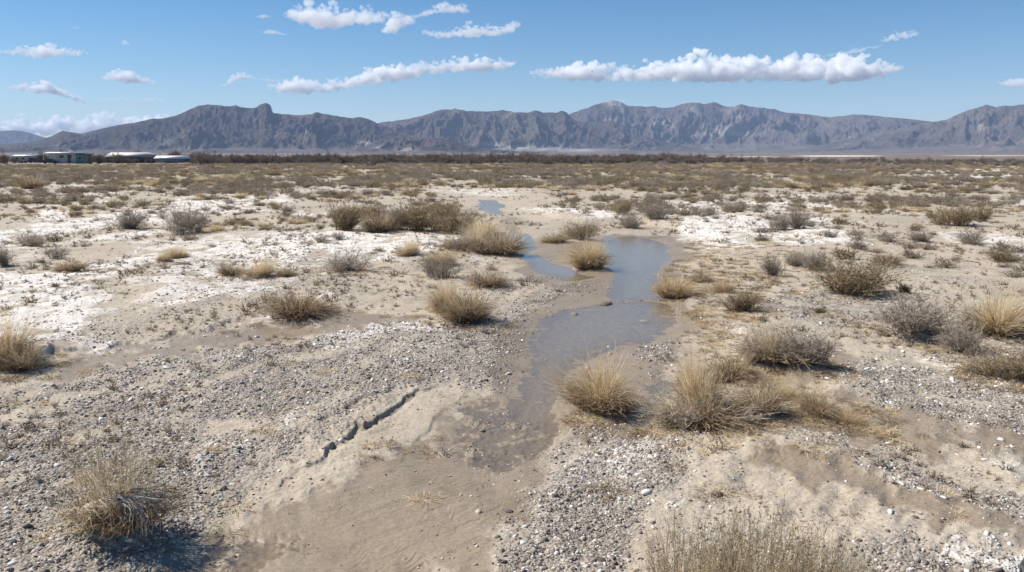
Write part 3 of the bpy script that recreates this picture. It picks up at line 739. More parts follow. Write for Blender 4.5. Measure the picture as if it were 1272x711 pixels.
cloud("tiny bright puff with a smaller one below it above the rocky tower", [(277,109,103),(284,107,100),(292,101,90),(300,99,88),(308,98,91),(320,101,96),(345,102,97)], 0.8, 11)
cloud("small oval cloud alone at the upper right", [(1098,51,47),(1106,51,41),(1118,50,38),(1128,48,37),(1137,45,41)], 0.9, 12)
cloud("cloud cut off by the right edge", [(1250,104,101),(1262,108,96),(1276,109,95),(1300,110,92),(1320,108,100)], 0.9, 13)
cloud("flat wisp just above the right end of the long bank", [(1018,71,69),(1035,69,64),(1060,67,59),(1088,61,57)], 0.6, 14)
for i, (lb, p) in enumerate([("faint scrap of cloud left of the largest puffy cloud", [(326,42,38),(338,43,34),(348,44,38),(356,44,41)]),
        ("tiniest cloud scrap above the faint one near the top edge", [(318,22,19),(327,23,15),(336,22,19)]),
        ("tiny upright puff right of the lens-shaped cloud", [(150,56,53),(155,57,48),(160,56,53)]),
        ("tiny flat puff above the lens-shaped cloud", [(90,36,34),(96,36,32),(102,36,34)]),
        ("tiny white puff over the saddle between the left and middle ranges", [(482,145,143),(492,146,141),(503,144,142)]),
        ("faint scrap of cloud just above the pale mountain summit", [(766,125,123),(775,126,121),(785,124,122)])]):
    cloud(lb, p, 0.8, 30 + i)

# ------------------------------------------------------------------ plants, made of ribbons
def ribbons(paths, w0, w1, tint, rs, tipt=0.0):
    """paths (n,k,3) -> flat twisted strips, w0 wide at the foot and w1 at the tip"""
    n_, k_ = paths.shape[:2]
    d = np.gradient(paths, axis=1)
    d /= np.linalg.norm(d, axis=2, keepdims=True) + 1e-9
    rv = rs.normal(size=(n_, 1, 3))
    s = np.cross(d, rv); s /= np.linalg.norm(s, axis=2, keepdims=True) + 1e-9
    w = (np.asarray(w0).reshape(-1, 1) * (1 - np.linspace(0, 1, k_)) + np.asarray(w1).reshape(-1, 1) * np.linspace(0, 1, k_))[..., None] * 0.5
    V = np.stack([paths - s * w, paths + s * w], 2).reshape(-1, 3)
    b = (np.arange(n_)[:, None] * k_ + np.arange(k_ - 1)[None, :]).ravel() * 2
    Q = np.stack([b, b + 1, b + 3, b + 2], -1)
    t = (np.asarray(tint).reshape(-1, 1) + tipt * np.linspace(-0.5, 0.5, k_)[None]).repeat(2, axis=1).reshape(n_, 2, k_) if False else np.repeat((np.asarray(tint).reshape(-1, 1) + tipt * np.linspace(-0.5, 0.5, k_)[None]).ravel(), 2)
    return V, Q, t
def join(parts):
    Vs, Qs, ts, off = [], [], [], 0
    for V, Q, t in parts:
        Vs.append(V); Qs.append(Q + off); ts.append(t); off += len(V)
    return np.vstack(Vs), np.vstack(Qs), np.concatenate(ts)
def arcs(n_, rs, root=0.18, reach=0.5, h0=0.5, h1=1.0, droop=0.5, k=5, jit=0.0, lean=(0, 0)):
    """stems that rise from a small ring and bend outward"""
    th = rs.uniform(0, 2 * np.pi, n_); rr = root * np.sqrt(rs.random(n_))
    out = reach * np.sqrt(rs.random(n_)) ; hh = rs.uniform(h0, h1, n_) * (1 - 0.45 * (out / reach) ** 2)
    ph = th + rs.normal(0, 0.5, n_)
    s = np.linspace(0, 1, k)[None]
    x = (rr * np.cos(th))[:, None] + (out * np.cos(ph))[:, None] * s ** 1.4 + lean[0] * s * s
    y = (rr * np.sin(th))[:, None] + (out * np.sin(ph))[:, None] * s ** 1.4 + lean[1] * s * s
    dr = droop * (out / reach)[:, None] * rs.uniform(0.3, 1.4, n_)[:, None]
    z = hh[:, None] * (s * (1 + dr) - dr * s ** 2.4)
    P = np.stack([x, y, z], -1)
    if jit: P[:, 1:] += rs.normal(0, jit, P[:, 1:].shape)
    P[..., 2] = np.maximum(P[..., 2], -0.02)
    return P
def twigs(P, m, rs, ln=0.25, k=3, spread=0.9, up=0.4, lo=0.35):
    """side shoots from stems P"""
    n_, kk = P.shape[:2]
    i = rs.integers(0, n_, m); t = rs.uniform(lo, 1, m) * (kk - 1)
    a = np.minimum(t.astype(int), kk - 2); f = (t - a)[:, None]
    base = P[i, a] * (1 - f) + P[i, a + 1] * f
    d = P[i, a + 1] - P[i, a]; d /= np.linalg.norm(d, axis=1, keepdims=True) + 1e-9
    d = d + rs.normal(0, spread, (m, 3)); d[:, 2] += up; d /= np.linalg.norm(d, axis=1, keepdims=True) + 1e-9
    L = ln * rs.uniform(0.4, 1.1, m)
    s = np.linspace(0, 1, k)[None, :, None]
    Q = base[:, None] + d[:, None] * L[:, None, None] * s
    Q[:, 1:] += rs.normal(0, ln * 0.06, Q[:, 1:].shape)
    return Q
def leaves(P, m, rs, ln=0.03, w=0.012, lo=0.3):
    Q = twigs(P, m, rs, ln, 2, 1.2, 0.3, lo)
    return ribbons(Q, np.full(m, w), np.full(m, w * 0.4), rs.random(m), rs)

STRAW = [(0.0, (0.16, 0.105, 0.05)), (0.3, (0.42, 0.30, 0.155)), (0.6, (0.72, 0.555, 0.335)), (0.85, (0.82, 0.69, 0.47)), (1.0, (0.85, 0.78, 0.61))]
BROWN = [(0.0, (0.09, 0.062, 0.04)), (0.4, (0.25, 0.185, 0.118)), (0.75, (0.42, 0.32, 0.21)), (1.0, (0.58, 0.465, 0.32))]
GREY = [(0.0, (0.12, 0.098, 0.077)), (0.4, (0.30, 0.25, 0.20)), (0.75, (0.46, 0.395, 0.32)), (1.0, (0.60, 0.53, 0.44))]
OLIVE = [(0.0, (0.10, 0.088, 0.045)), (0.35, (0.25, 0.212, 0.112)), (0.7, (0.42, 0.355, 0.205)), (1.0, (0.58, 0.50, 0.32))]
GREEN = [(0.0, (0.035, 0.045, 0.020)), (0.5, (0.085, 0.10, 0.042)), (1.0, (0.20, 0.20, 0.09))]
M_STRAW = plant_material("straw_blades", STRAW); M_BROWN = plant_material("dead_thatch", BROWN, 0.2, 0.3)
M_GREY = plant_material("grey_twigs", GREY, 0.3, 0.3); M_OLIVE = plant_material("olive_foliage", OLIVE, 0.3, 0.4)
M_GREEN = plant_material("green_leaves", GREEN, 0.2, 0.25)
M_WEED = plant_material("weathered_seed_stems", [(0, (0.16, 0.12, 0.07)), (0.4, (0.34, 0.27, 0.165)), (0.75, (0.52, 0.43, 0.29)), (1, (0.70, 0.61, 0.45))], 0.3, 0.35)
M_ROOT = plant_material("bleached_roots", [(0, (0.30, 0.26, 0.21)), (1, (0.62, 0.58, 0.52))], 0.1, 0.0)
M_TREE = plant_material("bare_thicket_twigs", [(0.0, (0.10, 0.08, 0.07)), (0.5, (0.20, 0.162, 0.138)), (1.0, (0.32, 0.265, 0.22))], 0.4, 0.0)

def clumpy(n_, rs, droop, k=6):
    out = []
    nc = 7
    for c in range(nc):
        m = int(n_ / nc * rs.uniform(0.5, 1.5)); th = rs.uniform(0, 6.28); rr = rs.uniform(0.0, 0.27)
        ln = (0.22 * math.cos(th) * rr / 0.2 + rs.normal(0, 0.11), 0.22 * math.sin(th) * rr / 0.2 + rs.normal(0, 0.11))
        P = arcs(m, rs, 0.10, rs.uniform(0.2, 0.36), 0.22, rs.uniform(0.48, 1.02), droop * rs.uniform(0.5, 1.9), k, 0.010, ln)
        P[..., 0] += rr * math.cos(th); P[..., 1] += rr * math.sin(th)
        out.append(P)
    w = arcs(max(6, n_ // 45), rs, 0.25, 0.3, 0.8, 1.2, 0.1, k, 0.012)
    return np.concatenate(out + [w])
def g_straw(rs, n_=900, w=0.0065, straight=False):
    P = clumpy(n_, rs, 0.25 if straight else 0.6)
    return join([ribbons(P, rs.uniform(0.6, 1.2, len(P)) * w, np.full(len(P), w * 0.25), np.clip(rs.normal(0.62, 0.2, len(P)), 0, 1), rs, 0.25)])
def g_thatch(rs, n_=500, w=0.008, r=0.38, h=0.42):
    P = arcs(n_, rs, 0.30, r, h * 0.3, h, 1.4, 5, 0.02)
    return ribbons(P, np.full(n_, w), np.full(n_, w * 0.5), np.clip(rs.normal(0.5, 0.25, n_), 0, 1), rs, 0.3)
def g_twig(rs, n_=90, m=900, w=0.010, h0=0.6):
    Ps = []
    for c in range(5):
        th = rs.uniform(0, 6.28); rr = rs.uniform(0.05, 0.26); hh = rs.uniform(0.72, 1.05)
        q = arcs(max(2, int(n_ / 5 * rs.uniform(0.5, 1.5))), rs, 0.14, 0.30, h0 * 0.55 * hh, hh, 0.5, 6, 0.024, (0.12 * math.cos(th) + rs.normal(0, 0.04), 0.12 * math.sin(th) + rs.normal(0, 0.04)))
        q[..., 0] += rr * math.cos(th); q[..., 1] += rr * math.sin(th); Ps.append(q)
    P = np.concatenate(Ps); n_ = len(P)
    T = twigs(P, m, rs, 0.22, 3, 0.7, 0.35, 0.12)
    T2 = twigs(T, m, rs, 0.10, 3, 0.8, 0.3, 0.3)
    return join([ribbons(P, np.full(n_, w * 1.3), np.full(n_, w * 0.5), rs.uniform(0.1, 0.6, n_), rs),
                 ribbons(T, np.full(m, w * 0.7), np.full(m, w * 0.35), np.clip(rs.normal(0.5, 0.2, m), 0, 1), rs, 0.3),
                 ribbons(T2, np.full(m, w * 0.6), np.full(m, w * 0.35), np.clip(rs.normal(0.65, 0.2, m), 0, 1), rs, 0.2)]), P, T
def g_leafy(rs, P, T, m=2500, ln=0.028, w=0.011):
    return leaves(T, m, rs, ln, w, 0.1)
def me_of(name, g, m):
    me = mesh_from(name, g[0], g[1], np.clip(g[2], 0, 1)); me.materials.append(m); return me

# ---- near kinds, each with its parts: {kind: [(part name, mesh), ...]} variants
def near_kinds():
    K = {}
    def add(kind, parts): K.setdefault(kind, []).append(parts)
    for v in range(4):
        rs = np.random.default_rng(100 + v)
        add('straw', [("blades", me_of("blades", g_straw(rs, 1200), M_STRAW)), ("dead_thatch", me_of("dead_thatch", g_thatch(rs, 650), M_BROWN))])
    for v in range(3):
        rs = np.random.default_rng(140 + v)
        g, P, T = g_twig(rs, 110, 1300)
        add('grey', [("twigs", me_of("twigs", g, M_GREY)), ("leaves", me_of("leaves", g_leafy(rs, P, T, 2600), M_GREY))])
    for v in range(3):
        rs = np.random.default_rng(170 + v)
        g, P, T = g_twig(rs, 130, 1500, 0.009)
        add('olive', [("twigs", me_of("twigs", g, M_BROWN)), ("leaves", me_of("leaves", g_leafy(rs, P, T, 4200, 0.035, 0.012), M_OLIVE))])
    for v in range(3):      # brown, low and dead, with a few pale blades standing up from it
        rs = np.random.default_rng(200 + v)
        g, P, T = g_twig(rs, 100, 900, 0.010, 0.35)
        st = arcs(260, rs, 0.25, 0.42, 0.5, 1.25, 0.2, 5, 0.01, (-0.08, 0))
        add('brown', [("twigs", me_of("twigs", join([g, g_thatch(rs, 700, 0.010, 0.5, 0.6)]), M_BROWN)),
                      ("blades", me_of("blades", ribbons(st, np.full(260, 0.006), np.full(260, 0.002), np.clip(rs.normal(0.6, 0.2, 260), 0, 1), rs, 0.2), M_STRAW))])
    for v in range(2):      # straw above, grey dead twigs below and beside
        rs = np.random.default_rng(230 + v)
        g, P, T = g_twig(rs, 100, 1100, 0.009, 0.35)
        V, Q, t = g; V = V * [1.05, 1.05, 0.62]
        st = g_straw(rs, 650, 0.006)
        add('mixed', [("blades", me_of("blades", (st[0] * [0.85, 0.85, 1.0], st[1], st[2]), M_STRAW)), ("twigs", me_of("twigs", (V, Q, t), M_GREY)),
                      ("dead_thatch", me_of("dead_thatch", g_thatch(rs, 500, 0.010, 0.52, 0.3), M_BROWN))])
    for v in range(3):      # tall seedy weed: many thin upright stems with small seed heads
        rs = np.random.default_rng(260 + v)
        n_ = 420
        P = arcs(n_, rs, 0.34, 0.26, 0.45, 1.0, 0.1, 6, 0.012, (0.03, 0))
        T = twigs(P, 1900, rs, 0.10, 3, 0.35, 0.9, 0.35)
        sd_ = leaves(T, 3600, rs, 0.016, 0.008, 0.3)
        st = join([ribbons(P, np.full(n_, 0.0045), np.full(n_, 0.002), rs.uniform(0.2, 0.8, n_), rs), ribbons(T, np.full(1900, 0.0028), np.full(1900, 0.0016), rs.uniform(0.3, 0.9, 1900), rs)])
        lf = leaves(P, 2600, rs, 0.035, 0.006, 0.1)
        add('weed', [("stems", me_of("stems", st, M_WEED)), ("seed_heads", me_of("seed_heads", sd_, M_STRAW)), ("leaves", me_of("leaves", lf, M_OLIVE))])
    for v in range(1):
        rs = np.random.default_rng(290)
        g, P, T = g_twig(rs, 60, 300, 0.012)
        add('green', [("twigs", me_of("twigs", g, M_BROWN)), ("leaves", me_of("leaves", g_leafy(rs, P, T, 1600, 0.07, 0.03), M_GREEN))])
    return K
NEAR = near_kinds()

NAMES = {'straw': ("grass_tuft", "grass tuft"), 'grey': ("shrub", "shrub"), 'olive': ("shrub", "shrub"), 'brown': ("dead_bush", "bush"), 'mixed': ("grass_tuft", "grass tuft"),
         'weed': ("weed", "weed"), 'green': ("green_plant", "plant")}
TAKEN = []
def place(kind, px, pb, w, pt, label, group=None, var=None, rot=None, xs=1.0):
    """w px wide, its foot at py pb and its top at py pt in the photograph"""
    z = 0.0
    for _ in range(3):
        x0, y0 = G(px, pb, z)
        wm = w * depth(y0, z) / F
        y = y0 + 0.30 * min(wm, 1.3 * (pb - pt) * depth(y0, z) / F); x = x0 / y0 * y
        z = float(ground_z(x, y)[0])
    a_, d_, e_ = ray(px, pt)
    hmt = max(0.10, (CAM_H + e_ / d_ * y - z) * {'straw': 1.36, 'weed': 1.0, 'mixed': 1.25}.get(kind, 1.18))
    wm *= 0.92
    vs = NEAR[kind]; v = random.randrange(len(vs)) if var is None else var % len(vs)
    nm, cat = NAMES[kind]
    root = link(nm, None, None, None, label, cat, group)
    root.location = (x, y, z - 0.02)
    root.rotation_euler = (random.uniform(-.10, .10), random.uniform(-.10, .10), random.uniform(0, 6.28) if rot is None else rot)
    q_ = random.uniform(0.86, 1.14)
    root.scale = (wm / 0.95 * q_, wm / 0.95 / q_, hmt / 0.95)
    for pn, me in vs[v]:
        link(pn, me, None, root)
    TAKEN.append((x, y, wm * 0.5))
    return root

BANK = "dry grass clumps along the stream banks"
place('straw', 745, 513, 100, 446, "straw clump standing alone at the lower end of the gravelly pool, dark base", BANK, 0)
place('straw', 868, 512, 62, 432, "tallest straw grass of the tangled mound right of the muddy puddle", BANK, 1)
place('mixed', 872, 530, 118, 462, "tangled dead grass and twigs on the mound right of the muddy puddle", BANK, 0)
place('mixed', 842, 532, 60, 486, "low brown tangle at the left foot of the big grassy mound", BANK, 1)
place('brown', 905, 475, 62, 437, "grey-brown dead tangle between the two big grassy mounds", BANK, 0)
place('brown', 942, 515, 66, 480, "low dark grass clump right of the tangled grassy mound", BANK, 1)
place('brown', 1016, 517, 50, 487, "rounded dark root clump with bleached bits on the muddy flat", BANK, 2)
place('straw', 1052, 528, 44, 508, "smallest wispy straw scrap at the right end of the clump row", BANK, 2)
place('straw', 978, 500, 36, 472, "thin sparse straw sprigs between the dark clump and root clump", BANK, 3)
place('mixed', 962, 462, 92, 388, "orange-straw grass on a mound with crumbly salt edge, gravel behind", BANK, 1)
place('grey', 1000, 455, 78, 412, "grey twiggy shrub joined to the right of the orange-straw grass", BANK, 0)
place('grey', 935, 452, 46, 415, "grey twiggy shrub joined to the left of the orange-straw grass", BANK, 1)
place('straw', 2, 462, 88, 388, "olive-brown grass cut by the left edge above a dark eroded hollow", BANK, 3)
place('brown', 28, 462, 50, 425, "dark low thatch at the foot of the left edge grass", BANK, 1)
place('brown', 370, 394, 84, 363, "low spreading brown bush alone on the left gravel flat", "dead bushes beside the stream", 2)
place('brown', 580, 401, 66, 358, "dark half-fallen bush leaning right on the left bank gravel", "dead bushes beside the stream", 0)
place('straw', 556, 392, 46, 346, "pale upright dry stems beside the dark half-fallen bush", "dry grass clumps along the stream banks", 1)
place('brown', 607, 357, 46, 334, "small dark bush on sandy ground above the half-fallen one", "dead bushes beside the stream", 1)
place('straw', 733, 334, 54, 292, "bright straw clump on the sand spit at the pool edge", BANK, 2)
place('olive', 718, 298, 46, 275, "dark olive bush on the spit behind the bright straw clump", "shrubs around the upper pools", 0)
place('brown', 690, 302, 34, 288, "flattened straw scrap at the left tip of the sand spit", "dead bushes beside the stream", 2)
place('mixed', 590, 314, 56, 280, "brown grass hummock left of the small upper pool", "grass hummocks near the upper pool", 0)
place('brown', 622, 316, 54, 284, "dark brown bush overhanging the small upper pool", "dead bushes beside the stream", 0)
place('mixed', 565, 310, 40, 288, "smaller tan hummock joined left of the brown grass hummock", "grass hummocks near the upper pool", 1)
place('straw', 603, 300, 50, 270, "pale grass behind the brown hummock by the upper pool", "grass hummocks near the upper pool", 0)
place('straw', 837, 368, 56, 338, "straw clump on the right bank beside the wide pool", BANK, 1)
place('straw', 900, 366, 34, 344, "small straw clump on the knoll above the olive one", BANK, 3)
place('olive', 918, 388, 44, 358, "squat olive tuft on the sandy knoll right of the pool", "shrubs on the right bank", 1)
place('brown', 872, 352, 26, 336, "small brown sprig patch right of the pool's bend", "dead bushes beside the stream", 1)
place('olive', 1055, 366, 100, 318, "biggest rounded tan-olive bush on the right flat", "shrubs on the right bank", 2)
place('grey', 1130, 418, 108, 362, "wide dark grey shrub on gravel left of the golden grass", "shrubs on the right bank", 2)
place('straw', 1235, 418, 90, 352, "tall golden-green grass at the right edge", BANK, 0)
place('grey', 1200, 442, 66, 398, "pale grey shrub in front of the golden-green grass", "shrubs on the right bank", 1)
place('olive', 1245, 472, 100, 434, "low olive-grey shrub under the golden grass at the right edge", "shrubs on the right bank", 0)
place('green', 1124, 365, 20, 348, "small fresh green plant beside the biggest rounded bush", None, 0)
place('green', 1018, 391, 16, 379, "tiny green sprout on the grey gravel below the rounded bush", None, 0)
place('olive', 1180, 281, 46, 255, "dark green bush, larger of the pair on the right flat", "shrubs on the right flat", 0)
place('olive', 1218, 276, 26, 254, "narrow olive bush, smaller of the pair on the right flat", "shrubs on the right flat", 1)
place('straw', 322, 345, 44, 321, "golden-brown tuft between two dark little shrubs on the left flat", BANK, 1)
place('brown', 288, 343, 30, 327, "little dark shrub left of the golden-brown tuft", "dead bushes beside the stream", 2)
place('brown', 356, 344, 28, 331, "little dark shrub right of the golden-brown tuft", "dead bushes beside the stream", 0)
place('grey', 430, 336, 76, 314, "flat dark grey shrub on the salt crust", "shrubs on the left salt flat", 0)
place('straw', 222, 322, 32, 304, "pale straw tuft on the left flat, taller of the touching pair", BANK, 2)
place('straw', 204, 325, 22, 311, "pale straw tuft on the left flat, shorter of the touching pair", BANK, 3)
place('brown', 86, 337, 34, 323, "dark little shrub alone on the far left salt flat", "dead bushes beside the stream", 1)
place('grey', 6, 331, 28, 300, "dark grey-green shrub cut by the left edge", "shrubs on the left salt flat", 1)
place('grey', 44, 307, 42, 286, "dark grey shrub beside the one cut by the left edge", "shrubs on the left salt flat", 2)
place('grey', 545, 346, 48, 318, "grey-tan shrub above the pale upright stems", "shrubs on the left salt flat", 0)
place('straw', 548, 330, 40, 308, "tan grass behind the grey-tan shrub", BANK, 0)
place('straw', 506, 319, 34, 296, "rounded straw tuft on the edge of the salt crust", BANK, 1)
for k_, (a, b, w_, t_, kd, lb) in enumerate([
    (430,287,52,252,'olive',"tan-olive bush, first of the long thicket left of the stream"), (470,289,44,262,'brown',"brown bush in the thicket right of the tan-olive first one"),
    (492,286,40,258,'grey',"grey bush in the middle of the thicket left of the stream"), (530,288,60,250,'olive',"olive bush in the thicket, widest of the row"),
    (565,292,50,256,'olive',"olive-straw bush ending the thicket beside the stream"), (545,270,46,248,'olive',"yellow-olive bush crowning the back of the thicket"),
    (455,272,40,252,'olive',"round olive bush behind the front of the thicket"), (600,290,34,272,'straw',"straw fringe between the thicket and the pool"),
    (785,277,36,262,'grey',"grey bush on the white bank beyond the pool, lowest of its group"), (815,272,36,252,'grey',"grey bush on the white bank, taller right one of its group"),
    (772,266,34,246,'olive',"olive bush on the white bank behind the grey pair"), (970,287,30,264,'grey',"pinkish grey bush on the right flat, left one of two touching"),
    (990,285,34,258,'grey',"pinkish grey bush on the right flat, larger of two touching"), (1010,336,48,308,'grey',"sparse pale grey bush above the biggest rounded bush"),
    (985,330,36,312,'grey',"sparse grey bush left of the other sparse pale one"), (1100,330,50,316,'olive',"low olive bush row on the right flat"),
    (960,345,32,316,'grey',"upright grey bush on the stony right flat"), (1145,300,34,286,'grey',"faded grey bush near the white crust at the right"),
    (1205,304,44,286,'grey',"wide grey bush in front of the right white crust"), (1250,326,44,308,'olive',"dark flat bush near the right edge below the white crust"),
    (40,235,30,218,'brown',"dark brown bush beside the small white salt pan"), (230,292,60,256,'grey',"large faded bush group front, left plain"),
    (160,285,48,262,'grey',"faded grey-brown bush left of the large faded one"), (905,262,26,250,'grey',"small grey bush on the striped white flat")]):
    place(kd, a, b, w_, t_, lb, "individual desert bushes on the middle plain", k_)
# in front: the seedy weeds below the camera
for k_, (a, b, w_, t_, lb) in enumerate([(860,790,150,640,"olive seedy weed at the bottom edge, left of the dense ones"), (940,800,180,612,"dense tall seedy weed at the middle of the bottom edge thicket"),
    (1010,810,140,640,"seedy weed at the right side of the bottom edge thicket"), (905,830,160,660,"nearest seedy weed, mostly below the bottom edge"), (1070,800,90,690,"thin seedy weed alone right of the bottom edge thicket")]):
    place('weed', a, b, w_, t_, lb, "seedy weeds below the viewer", k_, 0.3 * k_)

# ---- the uprooted clump at the lower left: stems, dead blades and bleached hanging roots on a scrap of soil
def uprooted():
    rs = np.random.default_rng(5)
    x, y = G(150, 668); z = float(ground_z(x, y)[0])
    root = link("uprooted_clump", None, None, None, "washed-out clump at lower left with white roots hanging to the right", "grass tuft")
    root.location = (x, y, z)
    n_ = 190
    P = arcs(n_, rs, 0.17, 0.30, 0.30, 0.66, 0.1, 6, 0.012); P[..., 2] += 0.14
    T = twigs(P, 1300, rs, 0.07, 3, 0.5, 0.7, 0.4)
    st = join([ribbons(P, np.full(n_, 0.0045), np.full(n_, 0.002), rs.uniform(0.3, 1, n_), rs), ribbons(T, np.full(1300, 0.003), np.full(1300, 0.0015), rs.uniform(0.3, 1.0, 1300), rs)])
    link("stems", me_of("stems", st, M_WEED), None, root)
    D = arcs(430, rs, 0.2, 0.36, 0.08, 0.24, 2.0, 6, 0.03)
    D[..., 0] += 0.05
    link("dead_blades", me_of("dead_blades", ribbons(D, np.full(430, 0.010), np.full(430, 0.004), np.clip(rs.normal(0.4, 0.3, 430), 0, 1), rs, 0.3), M_BROWN), None, root)
    n2 = 44; s = np.linspace(0, 1, 10)[None]
    th = rs.normal(-0.12, 0.35, n2); L = rs.uniform(0.2, 0.52, n2); y0 = rs.uniform(-0.2, -0.04, n2)
    R = np.stack([0.0 + L[:, None] * np.sin(s * 1.7) * np.cos(th)[:, None], y0[:, None] + L[:, None] * s * np.sin(th)[:, None], 0.26 + rs.uniform(0.0, 0.06, n2)[:, None] * np.sin(s * 3.1) - rs.uniform(0.08, 0.28, n2)[:, None] * s ** 2.6], -1)
    R[:, 1:] += rs.normal(0, 0.007, R[:, 1:].shape)
    wv = rs.uniform(0.006, 0.014, n2)
    link("exposed_roots", me_of("exposed_roots", join([ribbons(R, wv, wv * 0.4, rs.random(n2), rs) for _ in range(2)]), M_ROOT), None, root)
    L2 = arcs(200, rs, 0.16, 0.34, 0.06, 0.2, 2.2, 6, 0.03); L2[..., 0] = -np.abs(L2[..., 0]) - 0.06
    V = ICO3[0] * (1 + 0.35 * fbm(ICO3[0][:, 0] * 2.2, ICO3[0][:, 1] * 2.2 + ICO3[0][:, 2] * 1.7, 4, 12))[:, None] * [0.19, 0.17, 0.13] + [-0.12, -0.03, 0.07]
    link("soil_clod", mesh_from("soil_clod", V, ICO3[1]), stone_material("caked_soil", [(0, (0.33, 0.27, 0.20)), (1, (0.42, 0.35, 0.27))]), root)
    link("pale_thatch", me_of("pale_thatch", ribbons(L2, np.full(200, 0.014), np.full(200, 0.006), np.clip(rs.normal(0.6, 0.25, 200), 0, 1), rs, 0.3), M_WEED), None, root)
uprooted()

# ------------------------------------------------------------------ scattering (uncountable things only): points -> instances
def proto_collection(name, meshes):
    c = bpy.data.collections.new(name)
    for i, me in enumerate(meshes):
        o = bpy.data.objects.new("%s.%03d" % (name, i), me); c.objects.link(o)
    return c
def scatter(name, co, rot, scl, idx, coll):
    me = bpy.data.meshes.new(name)
    me.vertices.add(len(co)); me.vertices.foreach_set("co", np.ascontiguousarray(co, np.float32).ravel())
    for nm, typ, arr, key in (("rot", 'FLOAT_VECTOR', rot, "vector"), ("scl", 'FLOAT_VECTOR', scl, "vector"), ("idx", 'INT', idx, "value")):
        a = me.attributes.new(nm, typ, 'POINT')
        a.data.foreach_set(key, np.ascontiguousarray(arr, np.int32 if typ == 'INT' else np.float32).ravel())
    o = link(name, me, kind="stuff")
    ng = bpy.data.node_groups.new(name, 'GeometryNodeTree')
    ng.interface.new_socket("Geometry", in_out='INPUT', socket_type='NodeSocketGeometry')
    ng.interface.new_socket("Geometry", in_out='OUTPUT', socket_type='NodeSocketGeometry')
    gi = ng.nodes.new("NodeGroupInput"); go = ng.nodes.new("NodeGroupOutput")
    ci = ng.nodes.new("GeometryNodeCollectionInfo"); ci.inputs[0].default_value = coll
    ci.inputs[1].default_value = True; ci.inputs[2].default_value = True
    ip = ng.nodes.new("GeometryNodeInstanceOnPoints")
    def na(nm, typ):
        q = ng.nodes.new("GeometryNodeInputNamedAttribute"); q.data_type = typ; q.inputs[0].default_value = nm
        return q.outputs[0]
    L = ng.links.new
    L(gi.outputs[0], ip.inputs['Points']); L(ci.outputs[0], ip.inputs['Instance'])
    ip.inputs['Pick Instance'].default_value = True
    L(na("idx", 'INT'), ip.inputs['Instance Index']); L(na("rot", 'FLOAT_VECTOR'), ip.inputs['Rotation']); L(na("scl", 'FLOAT_VECTOR'), ip.inputs['Scale'])
    L(ip.outputs[0], go.inputs[0])
    md = o.modifiers.new("scatter", 'NODES'); md.node_group = ng
    return o

# ---- low-detail plants for the middle distance
def low(rs, kind):
    if kind == 'straw':
        a = g_straw(rs, 260, 0.016); b = g_thatch(rs, 110, 0.022); return a, M_STRAW, b, M_BROWN
    g, P, T = g_twig(rs, 45, 260, 0.018)
    lf = g_leafy(rs, P, T, 700, 0.06, 0.028)
    return (g, M_BROWN if kind == 'olive' else M_GREY, lf, {'olive': M_OLIVE, 'grey': M_GREY, 'brown': M_BROWN}[kind])
def two(name, g):
    a, ma, b, mb = g
    V, Q, t = join([a, b])
    me = mesh_from(name, V, Q, np.clip(t, 0, 1)); me.materials.append(ma); me.materials.append(mb)
    mi = np.zeros(len(Q), np.int32); mi[len(a[1]):] = 1
    me.polygons.foreach_set("material_index", mi)
    return me
MIDK = ['straw', 'straw', 'olive', 'olive', 'grey', 'grey', 'grey', 'brown', 'brown']
MID = [two("mid_" + k, low(np.random.default_rng(400 + i), k)) for i, k in enumerate(MIDK)]

def shrubs():
    N0 = 90000
    a = rng.uniform(-0.72, 0.72, N0)
    R = np.sqrt(rng.uniform(13.0 ** 2, 265.0 ** 2, N0))
    x = R * np.sin(a); y = R * np.cos(a)
    z, salt, grav, wet_shade, pool = terrain(x, y)
    u = x / y
    patch = fbm(x / 9, y / 14, 3, 301)
    dens = 0.05 + 0.58 * sstep(15, 45, R) + 0.24 * sstep(60, 110, R)
    dens = dens * (0.14 + 1.5 * sstep(-0.35, 0.35, patch)) * (1 + 0.5 * sstep(0.05, 0.12, u) * sstep(90, 50, R))
    dens = dens * (1 - 0.70 * np.clip(salt, 0, 1)) * (1 - 0.85 * sstep(0.3, 0.7, wet_shade)) * (1 - pool) * (1 - 0.6 * np.clip(grav, 0, 1))
    dens = dens * np.where(R < 24, 0.55, 1.0)
    area = 0.72 * (265 ** 2 - 13 ** 2)
    keep = rng.random(N0) < dens * area / N0
    sx, sy = G(560, 243); 
    keep &= ~poly_mask(x / y, np.log(y), [(530,232),(670,236),(690,262),(860,275),(850,330),(640,330),(600,300),(560,256)], 0.01).astype(bool)
    keep &= ~((u < -0.36) & (R > 243))
    for tx, ty, tr in TAKEN:
        keep &= np.hypot(x - tx, y - ty) > tr + 0.35
    x, y, z, R, salt = x[keep], y[keep], z[keep], R[keep], salt[keep]
    n_ = len(x)
    kn = fbm(x / 14, y / 20, 2, 333) + rng.normal(0, 0.35, n_)
    left = x / y < 0.05
    kind = np.select([kn > 0.35, kn > 0.02, kn > -0.35], [1, 2, 4], 7) + rng.integers(0, 2, n_)
    kind = np.where((kind == 5) & (rng.random(n_) < 0.4), 6, kind)
    w = rng.uniform(0.45, 1.15, n_) * (0.8 + 0.55 * sstep(30, 90, R)) * np.where((x / y < -0.36) & (R > 150), 0.8, 1); h = w * rng.uniform(0.38, 0.62, n_)
    small = rng.random(n_) < 0.42
    w = np.where(small, w * 0.5, w); h = np.where(small, h * 0.5, h)
    return x, y, z, R, kind, w, h
X_, Y_, Z_, R_, K_, W_, H_ = shrubs()
order = np.argsort(-(W_ / R_))
inview = np.abs(X_ / Y_) < 0.62
